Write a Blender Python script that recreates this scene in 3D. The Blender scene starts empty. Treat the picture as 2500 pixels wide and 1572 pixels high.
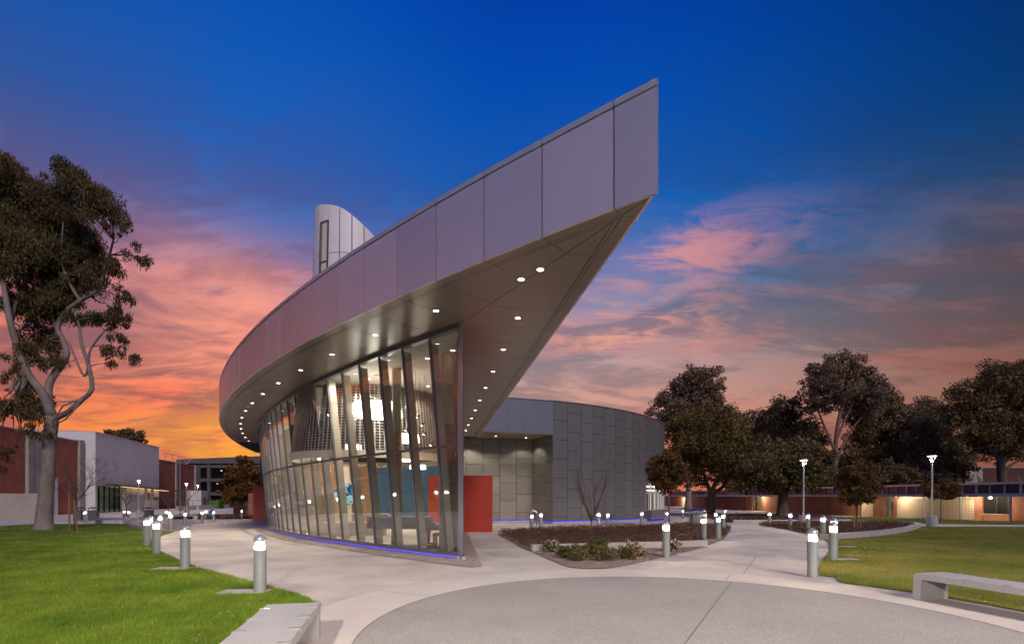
import bpy, bmesh, math, random
import numpy as np
from mathutils import Vector, Matrix

sc = bpy.context.scene
col = sc.collection
R = math.radians
rnd = random.Random(7)

# ------------------------------------------------------------------ camera
EYE = 1.75
cam = bpy.data.cameras.new('camera')
cam.sensor_width = 36.0
cam.lens = 17.71
cam.shift_y = 0.170
cam.clip_start = 0.05
cam.clip_end = 6000
cam_ob = bpy.data.objects.new('camera', cam)
cam_ob.location = (0, 0, EYE)
cam_ob.rotation_euler = (R(90), 0, 0)
col.objects.link(cam_ob)
sc.camera = cam_ob

# ------------------------------------------------------------------ world: dusk sky
def lin(r, g, b):
    f = lambda c: (c / 255 / 12.92) if c <= 10.3 else ((c / 255 + .055) / 1.055) ** 2.4
    return (f(r), f(g), f(b), 1)

world = bpy.data.worlds.new('World')
sc.world = world
world.use_nodes = True
wt = world.node_tree
wt.nodes.clear()
def wn(t, **kw):
    n = wt.nodes.new(t)
    for k, v in kw.items(): setattr(n, k, v)
    return n
def wl(a, b): wt.links.new(a, b)
def wmath(op, a, b=None, c=None, clamp=False):
    n = wn('ShaderNodeMath', operation=op, use_clamp=clamp)
    for i, v in enumerate((a, b, c)):
        if v is None: continue
        if hasattr(v, 'is_output'): wl(v, n.inputs[i])
        else: n.inputs[i].default_value = v
    return n.outputs[0]
def wmix(fac, a, b, mode='MIX'):
    n = wn('ShaderNodeMix', data_type='RGBA', blend_type=mode)
    for s, v in ((0, fac), (6, a), (7, b)):
        if hasattr(v, 'is_output'): wl(v, n.inputs[s])
        else: n.inputs[s].default_value = v
    return n.outputs[2]
def wramp(fac, stops, interp='B_SPLINE'):
    n = wn('ShaderNodeValToRGB')
    n.color_ramp.interpolation = interp
    e = n.color_ramp.elements
    while len(e) < len(stops): e.new(0.5)
    for el, (p, c) in zip(e, stops):
        el.position = p; el.color = c
    wl(fac, n.inputs[0])
    return n.outputs[0]
def wsmooth(x, a, b):
    n = wn('ShaderNodeMapRange', interpolation_type='SMOOTHSTEP')
    wl(x, n.inputs[0]); n.inputs[1].default_value = a; n.inputs[2].default_value = b
    return n.outputs[0]
tc = wn('ShaderNodeTexCoord')
sep = wn('ShaderNodeSeparateXYZ'); wl(tc.outputs['Generated'], sep.inputs[0])
dx, dy, dz = sep.outputs
elev = wmath('DIVIDE', wmath('ARCSINE', dz), R(60), clamp=True)      # 0..1 = 0..60 degrees
azim = wmath('ARCTAN2', dx, dy)                                     # 0 ahead, negative left
d60 = lambda deg: deg / 60.0
sunset = wramp(elev, [(0, lin(255, 158, 66)), (d60(4), lin(255, 150, 76)), (d60(9), lin(254, 128, 88)), (d60(15), lin(246, 154, 132)),
                      (d60(20), lin(186, 140, 156)), (d60(25), lin(84, 106, 168)), (d60(31), lin(12, 100, 186)), (d60(44), lin(0, 76, 182)), (1, lin(0, 42, 128))])
east = wramp(elev, [(0, lin(232, 132, 98)), (d60(6), lin(228, 150, 122)), (d60(12), lin(206, 160, 148)), (d60(18), lin(142, 146, 168)),
                    (d60(24), lin(44, 112, 180)), (d60(31), lin(0, 92, 184)), (d60(44), lin(0, 60, 170)), (1, lin(0, 34, 118))])
side = wsmooth(azim, R(-24), R(2))
base = wmix(side, sunset, east)
# wind-drawn clouds on a high plane
inv = wmath('DIVIDE', 1.0, wmath('ADD', wmath('MAXIMUM', dz, 0.0), 0.16))
cx_ = wmath('MULTIPLY', dx, inv); cy_ = wmath('MULTIPLY', dy, inv)
cmb = wn('ShaderNodeCombineXYZ'); wl(cx_, cmb.inputs[0]); wl(cy_, cmb.inputs[1])
mp = wn('ShaderNodeMapping'); wl(cmb.outputs[0], mp.inputs[0])
mp.inputs['Rotation'].default_value = (0, 0, R(-28)); mp.inputs['Scale'].default_value = (0.62, 1.5, 1)
def noise(vec, scale, detail, rough, dist=0.0):
    n = wn('ShaderNodeTexNoise')
    wl(vec, n.inputs['Vector']); n.inputs['Scale'].default_value = scale; n.inputs['Detail'].default_value = detail
    n.inputs['Roughness'].default_value = rough; n.inputs['Distortion'].default_value = dist
    return n.outputs['Fac']
n1 = noise(mp.outputs[0], 1.15, 7, 0.56, 0.9)
n2 = noise(mp.outputs[0], 2.9, 8, 0.6, 0.6)
mp2 = wn('ShaderNodeMapping'); wl(cmb.outputs[0], mp2.inputs[0])
mp2.inputs['Location'].default_value = (3.7, 1.9, 0); mp2.inputs['Rotation'].default_value = (0, 0, R(-20)); mp2.inputs['Scale'].default_value = (0.55, 1.1, 1)
n3 = noise(mp2.outputs[0], 1.6, 8, 0.58, 1.0)
low = wsmooth(elev, d60(33), d60(12))
warm_cloud = wmix(side, wramp(elev, [(0, lin(255, 118, 66)), (d60(10), lin(255, 112, 86)), (d60(20), lin(250, 142, 128)), (d60(32), lin(120, 104, 150)), (1, lin(40, 80, 160))]),
                  wramp(elev, [(0, lin(240, 116, 86)), (d60(9), lin(214, 138, 120)), (d60(20), lin(206, 150, 152)), (d60(30), lin(176, 136, 170)), (d60(38), lin(60, 90, 176)), (1, lin(0, 60, 160))]))
grey_cloud = wmix(side, wramp(elev, [(0, lin(226, 110, 74)), (d60(10), lin(134, 92, 94)), (d60(22), lin(98, 84, 122)), (d60(34), lin(46, 74, 146)), (1, lin(10, 66, 158))]),
                  wramp(elev, [(0, lin(196, 106, 86)), (d60(9), lin(130, 106, 106)), (d60(18), lin(92, 100, 118)), (d60(30), lin(30, 76, 138)), (1, lin(0, 50, 140))]))
c1 = wmix(wmath('MULTIPLY', wmath('MULTIPLY', wsmooth(n1, 0.44, 0.64), low), 0.85), base, warm_cloud)
n4 = noise(mp2.outputs[0], 3.4, 8, 0.62, 1.2)
n34 = wmath('ADD', wmath('MULTIPLY', n3, 0.62), wmath('MULTIPLY', n4, 0.38))
c2 = wmix(wmath('MULTIPLY', wsmooth(n34, 0.425, 0.55), wmath('MULTIPLY', wmath('MULTIPLY', wsmooth(elev, d60(46), d60(16)), 0.9), wmath('MULTIPLY_ADD', side, -0.35, 1.0))), c1, grey_cloud)
def glow(az, el, wa, we):
    a = wmath('POWER', wmath('DIVIDE', wmath('SUBTRACT', azim, R(az)), R(wa)), 2.0)
    e = wmath('POWER', wmath('DIVIDE', wmath('SUBTRACT', elev, d60(el)), d60(we)), 2.0)
    return wmath('EXPONENT', wmath('MULTIPLY', wmath('ADD', a, e), -1.0))
n5 = noise(cmb.outputs[0], 2.2, 7, 0.6, 0.7)
c2 = wmix(wmath('MULTIPLY', glow(-31, 17.5, 9, 4.5), wsmooth(n5, 0.30, 0.62)), c2, lin(255, 160, 134))
c2 = wmix(wmath('MULTIPLY', glow(-27, 5, 9, 4.0), wmath('MULTIPLY', wsmooth(n5, 0.30, 0.60), 0.9)), c2, lin(255, 172, 60))
n6 = noise(mp.outputs[0], 4.6, 8, 0.66, 1.0)
n56 = wmath('ADD', wmath('MULTIPLY', n5, 0.45), wmath('MULTIPLY', n6, 0.55))
c2 = wmix(wmath('MULTIPLY', glow(19.5, 24.3, 9.5, 3.0), wmath('MULTIPLY', wsmooth(n56, 0.47, 0.60), 1.0)), c2, lin(214, 148, 156))
c2 = wmix(wmath('MULTIPLY', glow(13, 17.5, 11, 3.0), wmath('MULTIPLY', wsmooth(n56, 0.44, 0.58), 0.9)), c2, lin(236, 164, 142))
c3 = wmix(wmath('MULTIPLY', wsmooth(n2, 0.53, 0.72), wmath('MULTIPLY', wsmooth(elev, d60(29), d60(17)), 0.45)), c2, warm_cloud)
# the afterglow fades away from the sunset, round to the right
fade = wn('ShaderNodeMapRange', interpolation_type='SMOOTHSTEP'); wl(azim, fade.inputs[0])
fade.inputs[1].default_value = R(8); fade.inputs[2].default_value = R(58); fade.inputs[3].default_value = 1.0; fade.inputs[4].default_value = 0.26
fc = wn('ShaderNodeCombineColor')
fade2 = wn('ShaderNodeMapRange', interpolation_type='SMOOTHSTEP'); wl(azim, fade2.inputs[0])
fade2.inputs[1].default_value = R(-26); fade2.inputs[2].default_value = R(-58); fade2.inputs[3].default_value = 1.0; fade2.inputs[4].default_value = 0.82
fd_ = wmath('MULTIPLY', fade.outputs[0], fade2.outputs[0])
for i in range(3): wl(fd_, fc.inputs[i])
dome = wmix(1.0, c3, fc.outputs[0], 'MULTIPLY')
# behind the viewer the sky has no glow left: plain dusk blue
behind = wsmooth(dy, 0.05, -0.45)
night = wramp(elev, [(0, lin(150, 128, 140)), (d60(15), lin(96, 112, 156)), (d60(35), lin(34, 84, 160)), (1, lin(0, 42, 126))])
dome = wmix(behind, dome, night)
dome = wmix(wsmooth(azim, R(-78), R(-130)), dome, night)      # unseen sky: the glow's end is set to steer fascia and glass reflections
below = wsmooth(dz, 0.0, -0.06)
dome = wmix(below, dome, lin(60, 48, 44))
sky = wn('ShaderNodeTexSky', sky_type='NISHITA'); sky.sun_disc = False
sky.sun_elevation = R(0.5); sky.sun_rotation = R(-40)
skyc = wmix(1.0, sky.outputs[0], (0.003, 0.003, 0.003, 1), 'MULTIPLY')
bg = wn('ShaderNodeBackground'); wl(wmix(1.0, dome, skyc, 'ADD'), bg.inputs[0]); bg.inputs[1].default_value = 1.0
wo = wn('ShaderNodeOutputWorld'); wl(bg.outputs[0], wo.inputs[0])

# ------------------------------------------------------------------ soft fill lamp added behind the viewer, turned to brighten the buildings
fill_sun = bpy.data.lights.new('fill_sun', 'SUN')
fill_sun.energy = 1.8
fill_sun.angle = R(14)
fill_sun.color = (1.0, 0.86, 0.78)
fill_sun_ob = bpy.data.objects.new('fill_sun', fill_sun)
fill_sun_ob.rotation_euler = Vector((-0.32, 0.73, -0.60)).to_track_quat('-Z', 'Y').to_euler()
fill_sun_ob.location = (6, -20, 30)
col.objects.link(fill_sun_ob)

sc.view_settings.view_transform = 'Standard'
sc.view_settings.look = 'None'
sc.view_settings.gamma = 1.0
sc.view_settings.exposure = 0.0
sc.view_settings.use_curve_mapping = False
sc.render.engine = 'CYCLES'
sc.cycles.use_denoising = True
sc.cycles.max_bounces = 8
sc.cycles.diffuse_bounces = 3
sc.cycles.glossy_bounces = 4
sc.cycles.transparent_max_bounces = 24
sc.cycles.sample_clamp_indirect = 6.0
sc.cycles.caustics_reflective = False
sc.cycles.caustics_refractive = False

# ------------------------------------------------------------------ helpers
def g(y):
    """height of the ground: level by the plaza, falling gently away from it"""
    if y < 10: return 0.0
    if y < 18: return -.018 * (y - 10) ** 2 / 16
    z = -.072 - .018 * (min(y, 58) - 18)
    if y > 58:
        t = min(y, 74) - 58
        z -= .018 * (t - t * t / 32)
    return z
def pt(px, py, y):
    """a point of the photograph (2500 x 1572) at depth y, in metres"""
    return ((px - 1250) * y / 1230.0, y, EYE + (1211 - py) * y / 1230.0)

def tag(o, label=None, cat=None, group=None, kind=None):
    if label: o['label'] = label
    if cat: o['category'] = cat
    if group: o['group'] = group
    if kind: o['kind'] = kind
    return o
def thing(name, label, cat, loc=(0, 0, 0), rz=0.0, group=None):
    o = bpy.data.objects.new(name, None)
    o.empty_display_size = 0.2
    o.location = loc; o.rotation_euler = (0, 0, rz)
    col.objects.link(o)
    return tag(o, label, cat, group)
def copy_tree(o, parent=None):
    c = o.copy(); col.objects.link(c); c.parent = parent
    for ch in list(o.children): copy_tree(ch, c)
    return c
def place(root, loc, rz, label=None, first=[None]):
    c = copy_tree(root)
    c.location = loc; c.rotation_euler = (0, 0, rz)
    if label: c['label'] = label
    return c

class MB:
    def __init__(s): s.v = []; s.f = []
    def add(s, vs, fs):
        n = len(s.v); s.v += [tuple(p) for p in vs]; s.f += [tuple(i + n for i in f) for f in fs]; return s
    def hexa(s, p):      # 8 points: bottom 4, top 4
        return s.add(p, [(3, 2, 1, 0), (4, 5, 6, 7), (0, 1, 5, 4), (1, 2, 6, 5), (2, 3, 7, 6), (3, 0, 4, 7)])
    def box(s, x0, x1, y0, y1, z0, z1):
        return s.hexa([(x0, y0, z0), (x1, y0, z0), (x1, y1, z0), (x0, y1, z0), (x0, y0, z1), (x1, y0, z1), (x1, y1, z1), (x0, y1, z1)])
    def bar(s, a, b, w, d, up=(0, 0, 1)):   # rectangular bar a->b, w across, d along 'up' side
        a, b = Vector(a), Vector(b); t = (b - a).normalized(); u = Vector(up)
        x = t.cross(u)
        if x.length < 1e-4: x = t.cross(Vector((1, 0, 0)))
        x.normalize(); y = x.cross(t).normalized()
        x *= w / 2; y *= d / 2
        return s.hexa([a - x - y, a + x - y, a + x + y, a - x + y, b - x - y, b + x - y, b + x + y, b - x + y])
    def prism(s, poly, z0, z1):
        n = len(poly)
        zz0 = z0 if callable(z0) else (lambda x, y: z0); zz1 = z1 if callable(z1) else (lambda x, y: z1)
        vs = [(x, y, zz0(x, y)) for x, y in poly] + [(x, y, zz1(x, y)) for x, y in poly]
        fs = [tuple(range(n - 1, -1, -1)), tuple(range(n, 2 * n))] + [(i, (i + 1) % n, n + (i + 1) % n, n + i) for i in range(n)]
        return s.add(vs, fs)
    def tube(s, pts, rad, n=6, cap=True):
        pts = [Vector(p) for p in pts]
        if not isinstance(rad, (list, tuple)): rad = [rad] * len(pts)
        b = len(s.v); x = None
        for i, p in enumerate(pts):
            t = (pts[min(i + 1, len(pts) - 1)] - pts[max(i - 1, 0)])
            if t.length < 1e-6: t = Vector((0, 0, 1))
            t.normalize()
            if x is None:
                x = t.cross(Vector((0, 0, 1)))
                if x.length < 1e-3: x = Vector((1, 0, 0))
            x = (x - t * x.dot(t)).normalized(); y = t.cross(x)
            for k in range(n):
                a = 2 * math.pi * k / n
                s.v.append(tuple(p + (x * math.cos(a) + y * math.sin(a)) * rad[i]))
        for i in range(len(pts) - 1):
            for k in range(n):
                s.f.append((b + i * n + k, b + i * n + (k + 1) % n, b + (i + 1) * n + (k + 1) % n, b + (i + 1) * n + k))
        if cap:
            s.f.append(tuple(b + k for k in range(n - 1, -1, -1)))
            e = b + (len(pts) - 1) * n
            s.f.append(tuple(e + k for k in range(n)))
        return s
    def lathe(s, prof, n=20, c=(0, 0, 0), a0=0.0, a1=None):
        b = len(s.v); full = a1 is None
        m = n if full else n + 1
        for r, z in prof:
            for k in range(m):
                a = (2 * math.pi * k / n) if full else a0 + (a1 - a0) * k / n
                s.v.append((c[0] + r * math.cos(a), c[1] + r * math.sin(a), c[2] + z))
        for i in range(len(prof) - 1):
            for k in range(n):
                k2 = (k + 1) % m if full else k + 1
                s.f.append((b + i * m + k, b + i * m + k2, b + (i + 1) * m + k2, b + (i + 1) * m + k))
        return s
    def build(s, name, mat, parent=None, smooth=False, kind=None):
        me = bpy.data.meshes.new(name)
        o = Vector((0, 0, 0)); p = parent
        while p is not None: o += Vector(p.location); p = p.parent
        vs = [(x - o.x, y - o.y, z - o.z) for x, y, z in s.v] if o.length > 0 else s.v
        me.from_pydata(vs, [], s.f)
        if smooth: me.shade_smooth()
        me.materials.append(mat)
        ob = bpy.data.objects.new(name, me)
        col.objects.link(ob)
        if parent is not None: ob.parent = parent
        if kind: ob['kind'] = kind
        return ob
def bevel(ob, w, seg=2, angle=40):
    m = ob.modifiers.new('bevel', 'BEVEL'); m.width = w; m.segments = seg; m.limit_method = 'ANGLE'; m.angle_limit = R(angle)
    return ob
def raw_mesh(name, verts, faces, mat, parent=None, smooth=False):
    """numpy arrays: verts (n,3), faces (m,k) all of one size"""
    me = bpy.data.meshes.new(name)
    m, k = faces.shape
    me.vertices.add(len(verts)); me.vertices.foreach_set('co', np.ascontiguousarray(verts, dtype=np.float32).ravel())
    me.loops.add(m * k); me.loops.foreach_set('vertex_index', np.ascontiguousarray(faces, dtype=np.int32).ravel())
    me.polygons.add(m); me.polygons.foreach_set('loop_start', np.arange(0, m * k, k, dtype=np.int32))
    me.update(calc_edges=True)
    me.materials.append(mat)
    ob = bpy.data.objects.new(name, me); col.objects.link(ob)
    if parent is not None: ob.parent = parent
    return ob

# ------------------------------------------------------------------ materials
def new_mat(name):
    m = bpy.data.materials.new(name); m.use_nodes = True
    nt = m.node_tree; nt.nodes.clear()
    out = nt.nodes.new('ShaderNodeOutputMaterial')
    return m, nt, out
def pmat(name, c, rough=.6, metal=0.0, var=.12, scale=3.0, bump=0.0, bscale=60.0, c2=None, stretch=(1, 1, 1), spec=.5, fine=0.0, fscale=120.0, island=0.0, coat=0.0, trans=0.0, cells=None):
    m, nt, out = new_mat(name)
    N = nt.nodes; L = nt.links
    b = N.new('ShaderNodeBsdfPrincipled')
    b.inputs['Roughness'].default_value = rough; b.inputs['Metallic'].default_value = metal
    b.inputs['Specular IOR Level'].default_value = spec
    if coat: b.inputs['Coat Weight'].default_value = coat; b.inputs['Coat Roughness'].default_value = .2
    t = N.new('ShaderNodeTexCoord'); mpn = N.new('ShaderNodeMapping'); mpn.inputs['Scale'].default_value = stretch
    L.new(t.outputs['Object'], mpn.inputs[0])
    n = N.new('ShaderNodeTexNoise'); n.inputs['Scale'].default_value = scale; n.inputs['Detail'].default_value = 6; n.inputs['Roughness'].default_value = .6
    L.new(mpn.outputs[0], n.inputs['Vector'])
    mr = N.new('ShaderNodeMapRange'); mr.inputs[1].default_value = .3; mr.inputs[2].default_value = .7; L.new(n.outputs['Fac'], mr.inputs[0])
    mx = N.new('ShaderNodeMix'); mx.data_type = 'RGBA'
    a = tuple(x * (1 - var) for x in c) + (1,)
    d = tuple(min(1, x * (1 + var)) for x in (c2 or c)) + (1,)
    mx.inputs[6].default_value = a; mx.inputs[7].default_value = d
    L.new(mr.outputs[0], mx.inputs[0])
    cur = mx.outputs[2]
    def hsv_val(src, fac_out, lo, hi):
        r2 = N.new('ShaderNodeMapRange'); r2.inputs[3].default_value = lo; r2.inputs[4].default_value = hi; L.new(fac_out, r2.inputs[0])
        h = N.new('ShaderNodeHueSaturation'); L.new(src, h.inputs['Color']); L.new(r2.outputs[0], h.inputs['Value'])
        return h.outputs[0]
    if fine:
        n2_ = N.new('ShaderNodeTexNoise'); n2_.inputs['Scale'].default_value = fscale; n2_.inputs['Detail'].default_value = 3; L.new(mpn.outputs[0], n2_.inputs['Vector'])
        r3 = N.new('ShaderNodeMapRange'); r3.inputs[1].default_value = .3; r3.inputs[2].default_value = .7; L.new(n2_.outputs['Fac'], r3.inputs[0])
        cur = hsv_val(cur, r3.outputs[0], 1 - fine, 1 + fine)
    if cells:
        vo = N.new('ShaderNodeTexVoronoi'); vo.inputs['Scale'].default_value = cells[0]; L.new(mpn.outputs[0], vo.inputs['Vector'])
        sp = N.new('ShaderNodeSeparateColor'); L.new(vo.outputs['Color'], sp.inputs[0])
        cur = hsv_val(cur, sp.outputs[0], 1 - cells[1], 1 + cells[1])
    if island:
        ge = N.new('ShaderNodeNewGeometry')
        cur = hsv_val(cur, ge.outputs['Random Per Island'], 1 - island, 1 + island)
    L.new(cur, b.inputs['Base Color'])
    if bump:
        n3_ = N.new('ShaderNodeTexNoise'); n3_.inputs['Scale'].default_value = bscale; n3_.inputs['Detail'].default_value = 5; L.new(mpn.outputs[0], n3_.inputs['Vector'])
        bp = N.new('ShaderNodeBump'); bp.inputs['Strength'].default_value = bump; bp.inputs['Distance'].default_value = .02
        L.new(n3_.outputs['Fac'], bp.inputs['Height']); L.new(bp.outputs[0], b.inputs['Normal'])
    if trans:
        tr = N.new('ShaderNodeBsdfTranslucent'); L.new(cur, tr.inputs['Color'])
        ms = N.new('ShaderNodeMixShader'); ms.inputs[0].default_value = trans
        L.new(b.outputs[0], ms.inputs[1]); L.new(tr.outputs[0], ms.inputs[2]); L.new(ms.outputs[0], out.inputs[0])
    else:
        L.new(b.outputs[0], out.inputs[0])
    return m
def emat(name, c, s):
    m, nt, out = new_mat(name)
    e = nt.nodes.new('ShaderNodeEmission'); e.inputs[0].default_value = tuple(c) + (1,); e.inputs[1].default_value = s
    nt.links.new(e.outputs[0], out.inputs[0])
    return m
def glass_mat(name, tint=(.9, .93, .92), rough=0.0, ior=1.5):
    m, nt, out = new_mat(name)
    N = nt.nodes; L = nt.links
    lw = N.new('ShaderNodeLayerWeight'); lw.inputs['Blend'].default_value = .5
    pw_ = N.new('ShaderNodeMath'); pw_.operation = 'POWER'; pw_.inputs[1].default_value = 5.0; L.new(lw.outputs['Facing'], pw_.inputs[0])
    fr = N.new('ShaderNodeMath'); fr.operation = 'MULTIPLY_ADD'; fr.inputs[1].default_value = .9; fr.inputs[2].default_value = .10; L.new(pw_.outputs[0], fr.inputs[0])
    tr = N.new('ShaderNodeBsdfTransparent'); tr.inputs[0].default_value = tuple(tint) + (1,)
    gl = N.new('ShaderNodeBsdfGlossy'); gl.inputs['Roughness'].default_value = rough; gl.inputs['Color'].default_value = (.95, .97, 1, 1)
    mx = N.new('ShaderNodeMixShader'); L.new(fr.outputs[0], mx.inputs[0]); L.new(tr.outputs[0], mx.inputs[1]); L.new(gl.outputs[0], mx.inputs[2])
    L.new(mx.outputs[0], out.inputs[0])
    return m
def brick_mat(name, c1, c2, mortar, scale=1.0, axis='XZ', rz=0.0, bw=.22, bh=.075):
    m, nt, out = new_mat(name)
    N = nt.nodes; L = nt.links
    t = N.new('ShaderNodeTexCoord')
    mpn = N.new('ShaderNodeMapping'); mpn.vector_type = 'TEXTURE'; mpn.inputs['Rotation'].default_value = (0, 0, rz)
    L.new(t.outputs['Object'], mpn.inputs[0])
    sp = N.new('ShaderNodeSeparateXYZ'); L.new(mpn.outputs[0], sp.inputs[0])
    cb = N.new('ShaderNodeCombineXYZ'); L.new(sp.outputs[0], cb.inputs[0]); L.new(sp.outputs[2], cb.inputs[1])
    br = N.new('ShaderNodeTexBrick'); L.new(cb.outputs[0], br.inputs['Vector'])
    br.inputs['Color1'].default_value = c1 + (1,); br.inputs['Color2'].default_value = c2 + (1,); br.inputs['Mortar'].default_value = mortar + (1,)
    br.inputs['Scale'].default_value = scale; br.inputs['Brick Width'].default_value = bw; br.inputs['Row Height'].default_value = bh
    br.inputs['Mortar Size'].default_value = .009; br.inputs['Mortar Smooth'].default_value = .3; br.inputs['Bias'].default_value = 0.0
    n = N.new('ShaderNodeTexNoise'); n.inputs['Scale'].default_value = .6; n.inputs['Detail'].default_value = 5; L.new(t.outputs['Object'], n.inputs['Vector'])
    mr = N.new('ShaderNodeMapRange'); mr.inputs[1].default_value = .3; mr.inputs[2].default_value = .7; mr.inputs[3].default_value = .78; mr.inputs[4].default_value = 1.2; L.new(n.outputs['Fac'], mr.inputs[0])
    h = N.new('ShaderNodeHueSaturation'); L.new(br.outputs['Color'], h.inputs['Color']); L.new(mr.outputs[0], h.inputs['Value'])
    b = N.new('ShaderNodeBsdfPrincipled'); b.inputs['Roughness'].default_value = .85; L.new(h.outputs[0], b.inputs['Base Color'])
    bp = N.new('ShaderNodeBump'); bp.inputs['Strength'].default_value = .5; bp.inputs['Distance'].default_value = .01; bp.invert = True
    L.new(br.outputs['Fac'], bp.inputs['Height']); L.new(bp.outputs[0], b.inputs['Normal'])
    L.new(b.outputs[0], out.inputs[0])
    return m

m_conc = pmat('concrete_paving', (.53, .465, .405), .75, var=.19, scale=.55, fine=.08, fscale=26, bump=.12, bscale=70, c2=(.55, .49, .435))
m_ring = pmat('concrete_ring', (.60, .53, .47), .75, var=.10, scale=.7, fine=.05, fscale=30, bump=.12, bscale=70)
m_aggr = pmat('exposed_aggregate', (.355, .325, .295), .8, var=.10, scale=.6, fine=.08, fscale=60, bump=.35, bscale=160, cells=(70, .20))
m_base = pmat('joint_filler', (.10, .09, .085), .9)
m_earth = pmat('earth', (.10, .085, .06), .95, var=.3, scale=.05)
m_soil = pmat('lawn_soil', (.075, .085, .028), .95, var=.3, scale=2, bump=.6, bscale=40)
m_mulch = pmat('wood_mulch', (.20, .145, .115), .95, var=.3, scale=6, fine=.25, fscale=50, bump=1, bscale=60, cells=(38, .35))
m_gravel = pmat('gravel', (.33, .255, .225), .9, var=.12, scale=4, bump=1, bscale=60, cells=(45, .38))
m_pebble = pmat('pebble', (.34, .265, .235), .8, var=.15, scale=3, island=.42)
m_chip = pmat('mulch_chip', (.28, .205, .165), .9, var=.2, scale=3, island=.45)
m_cast = pmat('cast_concrete', (.40, .385, .36), .8, var=.12, scale=1.6, fine=.06, fscale=40, bump=.25, bscale=90, spec=.3)
m_bench = pmat('bench_concrete', (.40, .39, .38), .7, var=.08, scale=2.5, fine=.05, fscale=60, bump=.2, bscale=140, spec=.4)
m_clip = pmat('brushed_steel', (.62, .62, .60), .35, .9, var=.05)
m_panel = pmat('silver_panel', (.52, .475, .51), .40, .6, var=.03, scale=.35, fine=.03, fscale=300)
m_panels = [pmat('silver_panel_%d' % i, tuple(x * k for x in (.64, .56, .58)), .36 + .03 * i, .65, var=.04, scale=.35, fine=.03, fscale=300, bump=.10, bscale=.9) for i, k in enumerate((.95, 1.0, 1.05))]
m_cope = pmat('coping_metal', (.50, .48, .50), .40, .6, var=.03)
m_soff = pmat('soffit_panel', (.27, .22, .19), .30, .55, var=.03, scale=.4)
m_dark = pmat('dark_backing', (.012, .012, .013), .8)
m_frame = pmat('window_frame_metal', (.17, .17, .20), .38, .6, var=.04)
m_post = pmat('corner_post_metal', (.36, .35, .39), .36, .6, var=.04)
m_fin = pmat('mullion_fin', (.46, .39, .31), .55, .1, var=.05)
m_glass = glass_mat('clear_glass')
m_glass_far = glass_mat('tinted_glass', (.5, .55, .52))
m_drum = [pmat('drum_panel_%d' % i, tuple(x * k for x in (.15, .15, .157)), .5, .25, var=.04, scale=1.2, fine=.03, fscale=120) for i, k in enumerate((.94, 1.0, 1.06))]
m_drumtop = pmat('blue_grey_panel', (.17, .18, .23), .4, .35, var=.04)
m_red = pmat('red_panel', (.42, .045, .028), .45, var=.06, scale=1.5)
m_tower = pmat('white_metal_panel', (.78, .74, .80), .5, .0, var=.03, scale=.7)
m_ledh = emat('hall_led', (.03, .025, 1.0), 2.2)
m_led = emat('blue_led', (.03, .025, 1.0), 4.5)
m_down = emat('downlight_lens', (1, .96, .9), 12.0)
m_bpost = pmat('bollard_paint', (.235, .25, .235), .55, .1, var=.06, scale=8, spec=.4)
m_bdome = pmat('bollard_dome', (.40, .44, .45), .28, .5, var=.04)
m_lens, _nt, _out = new_mat('bollard_lens')          # glowing translucent lens: gives off light and lets the lamp inside through
_e = _nt.nodes.new('ShaderNodeEmission'); _e.inputs[0].default_value = (1.0, .84, .62, 1); _e.inputs[1].default_value = 4.5
_t = _nt.nodes.new('ShaderNodeBsdfTransparent'); _a = _nt.nodes.new('ShaderNodeAddShader')
_nt.links.new(_e.outputs[0], _a.inputs[0]); _nt.links.new(_t.outputs[0], _a.inputs[1]); _nt.links.new(_a.outputs[0], _out.inputs[0])
m_lensw = emat('pole_lens', (1.0, .95, .9), 14.0)
m_galv = pmat('galvanised_pole', (.55, .57, .60), .38, .6, var=.05)
m_black = pmat('black_metal', (.03, .03, .032), .5, .2)
m_blue = pmat('blue_plastic', (.02, .03, .16), .35)
m_binmetal = pmat('bin_metal', (.16, .16, .165), .5, .4)
m_wood = pmat('wood_wall', (.33, .19, .11), .55, var=.3, scale=2.2, stretch=(.3, .3, 9))
m_navy = pmat('navy_wall', (.022, .07, .15), .5, var=.2, scale=1.2)
m_cream = pmat('interior_plaster', (.58, .50, .42), .8, var=.04)
m_floor = pmat('interior_floor', (.68, .58, .49), .35, var=.06, scale=.8, spec=.5)
m_shade = emat('lampshade', (1.0, .93, .82), 7.0)
m_spot = emat('spot_lens', (1, .95, .85), 18.0)
m_dimshade = emat('dim_ring', (1.0, .86, .74), .55)
m_cable = pmat('cable', (.5, .47, .42), .6)
m_lattice = pmat('aluminium_slat', (.34, .31, .28), .4, .5, var=.2, scale=3)
m_column = pmat('greenlit_column', (.46, .47, .36), .6)  # green light falling on the columns is put into their base colour
m_bark = pmat('grey_bark', (.22, .185, .17), .9, var=.28, scale=2.2, stretch=(1.5, 1.5, .5), bump=.5, bscale=14)
m_barkd = pmat('dark_bark', (.10, .075, .06), .95, var=.3, scale=3, bump=.6, bscale=12)
m_barkb = pmat('brown_bark', (.16, .11, .085), .95, var=.3, scale=3, bump=.5, bscale=20)
m_twig = pmat('twig_bark', (.13, .085, .065), .9, var=.2)
m_stake = pmat('timber_stake', (.26, .14, .075), .85, var=.2, stretch=(6, 6, 1))
m_white = pmat('white_plaster', (.64, .62, .65), .8, var=.07, scale=.35, fine=.03, fscale=8)
m_board = pmat('board_concrete', (.34, .31, .285), .85, var=.15, scale=.8, fine=.08, fscale=9, bump=.2, bscale=30)
m_brick = brick_mat('red_brick', (.42, .105, .06), (.32, .072, .042), (.36, .19, .15), rz=math.atan2(.957, -.291), bw=.30, bh=.10)
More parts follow.
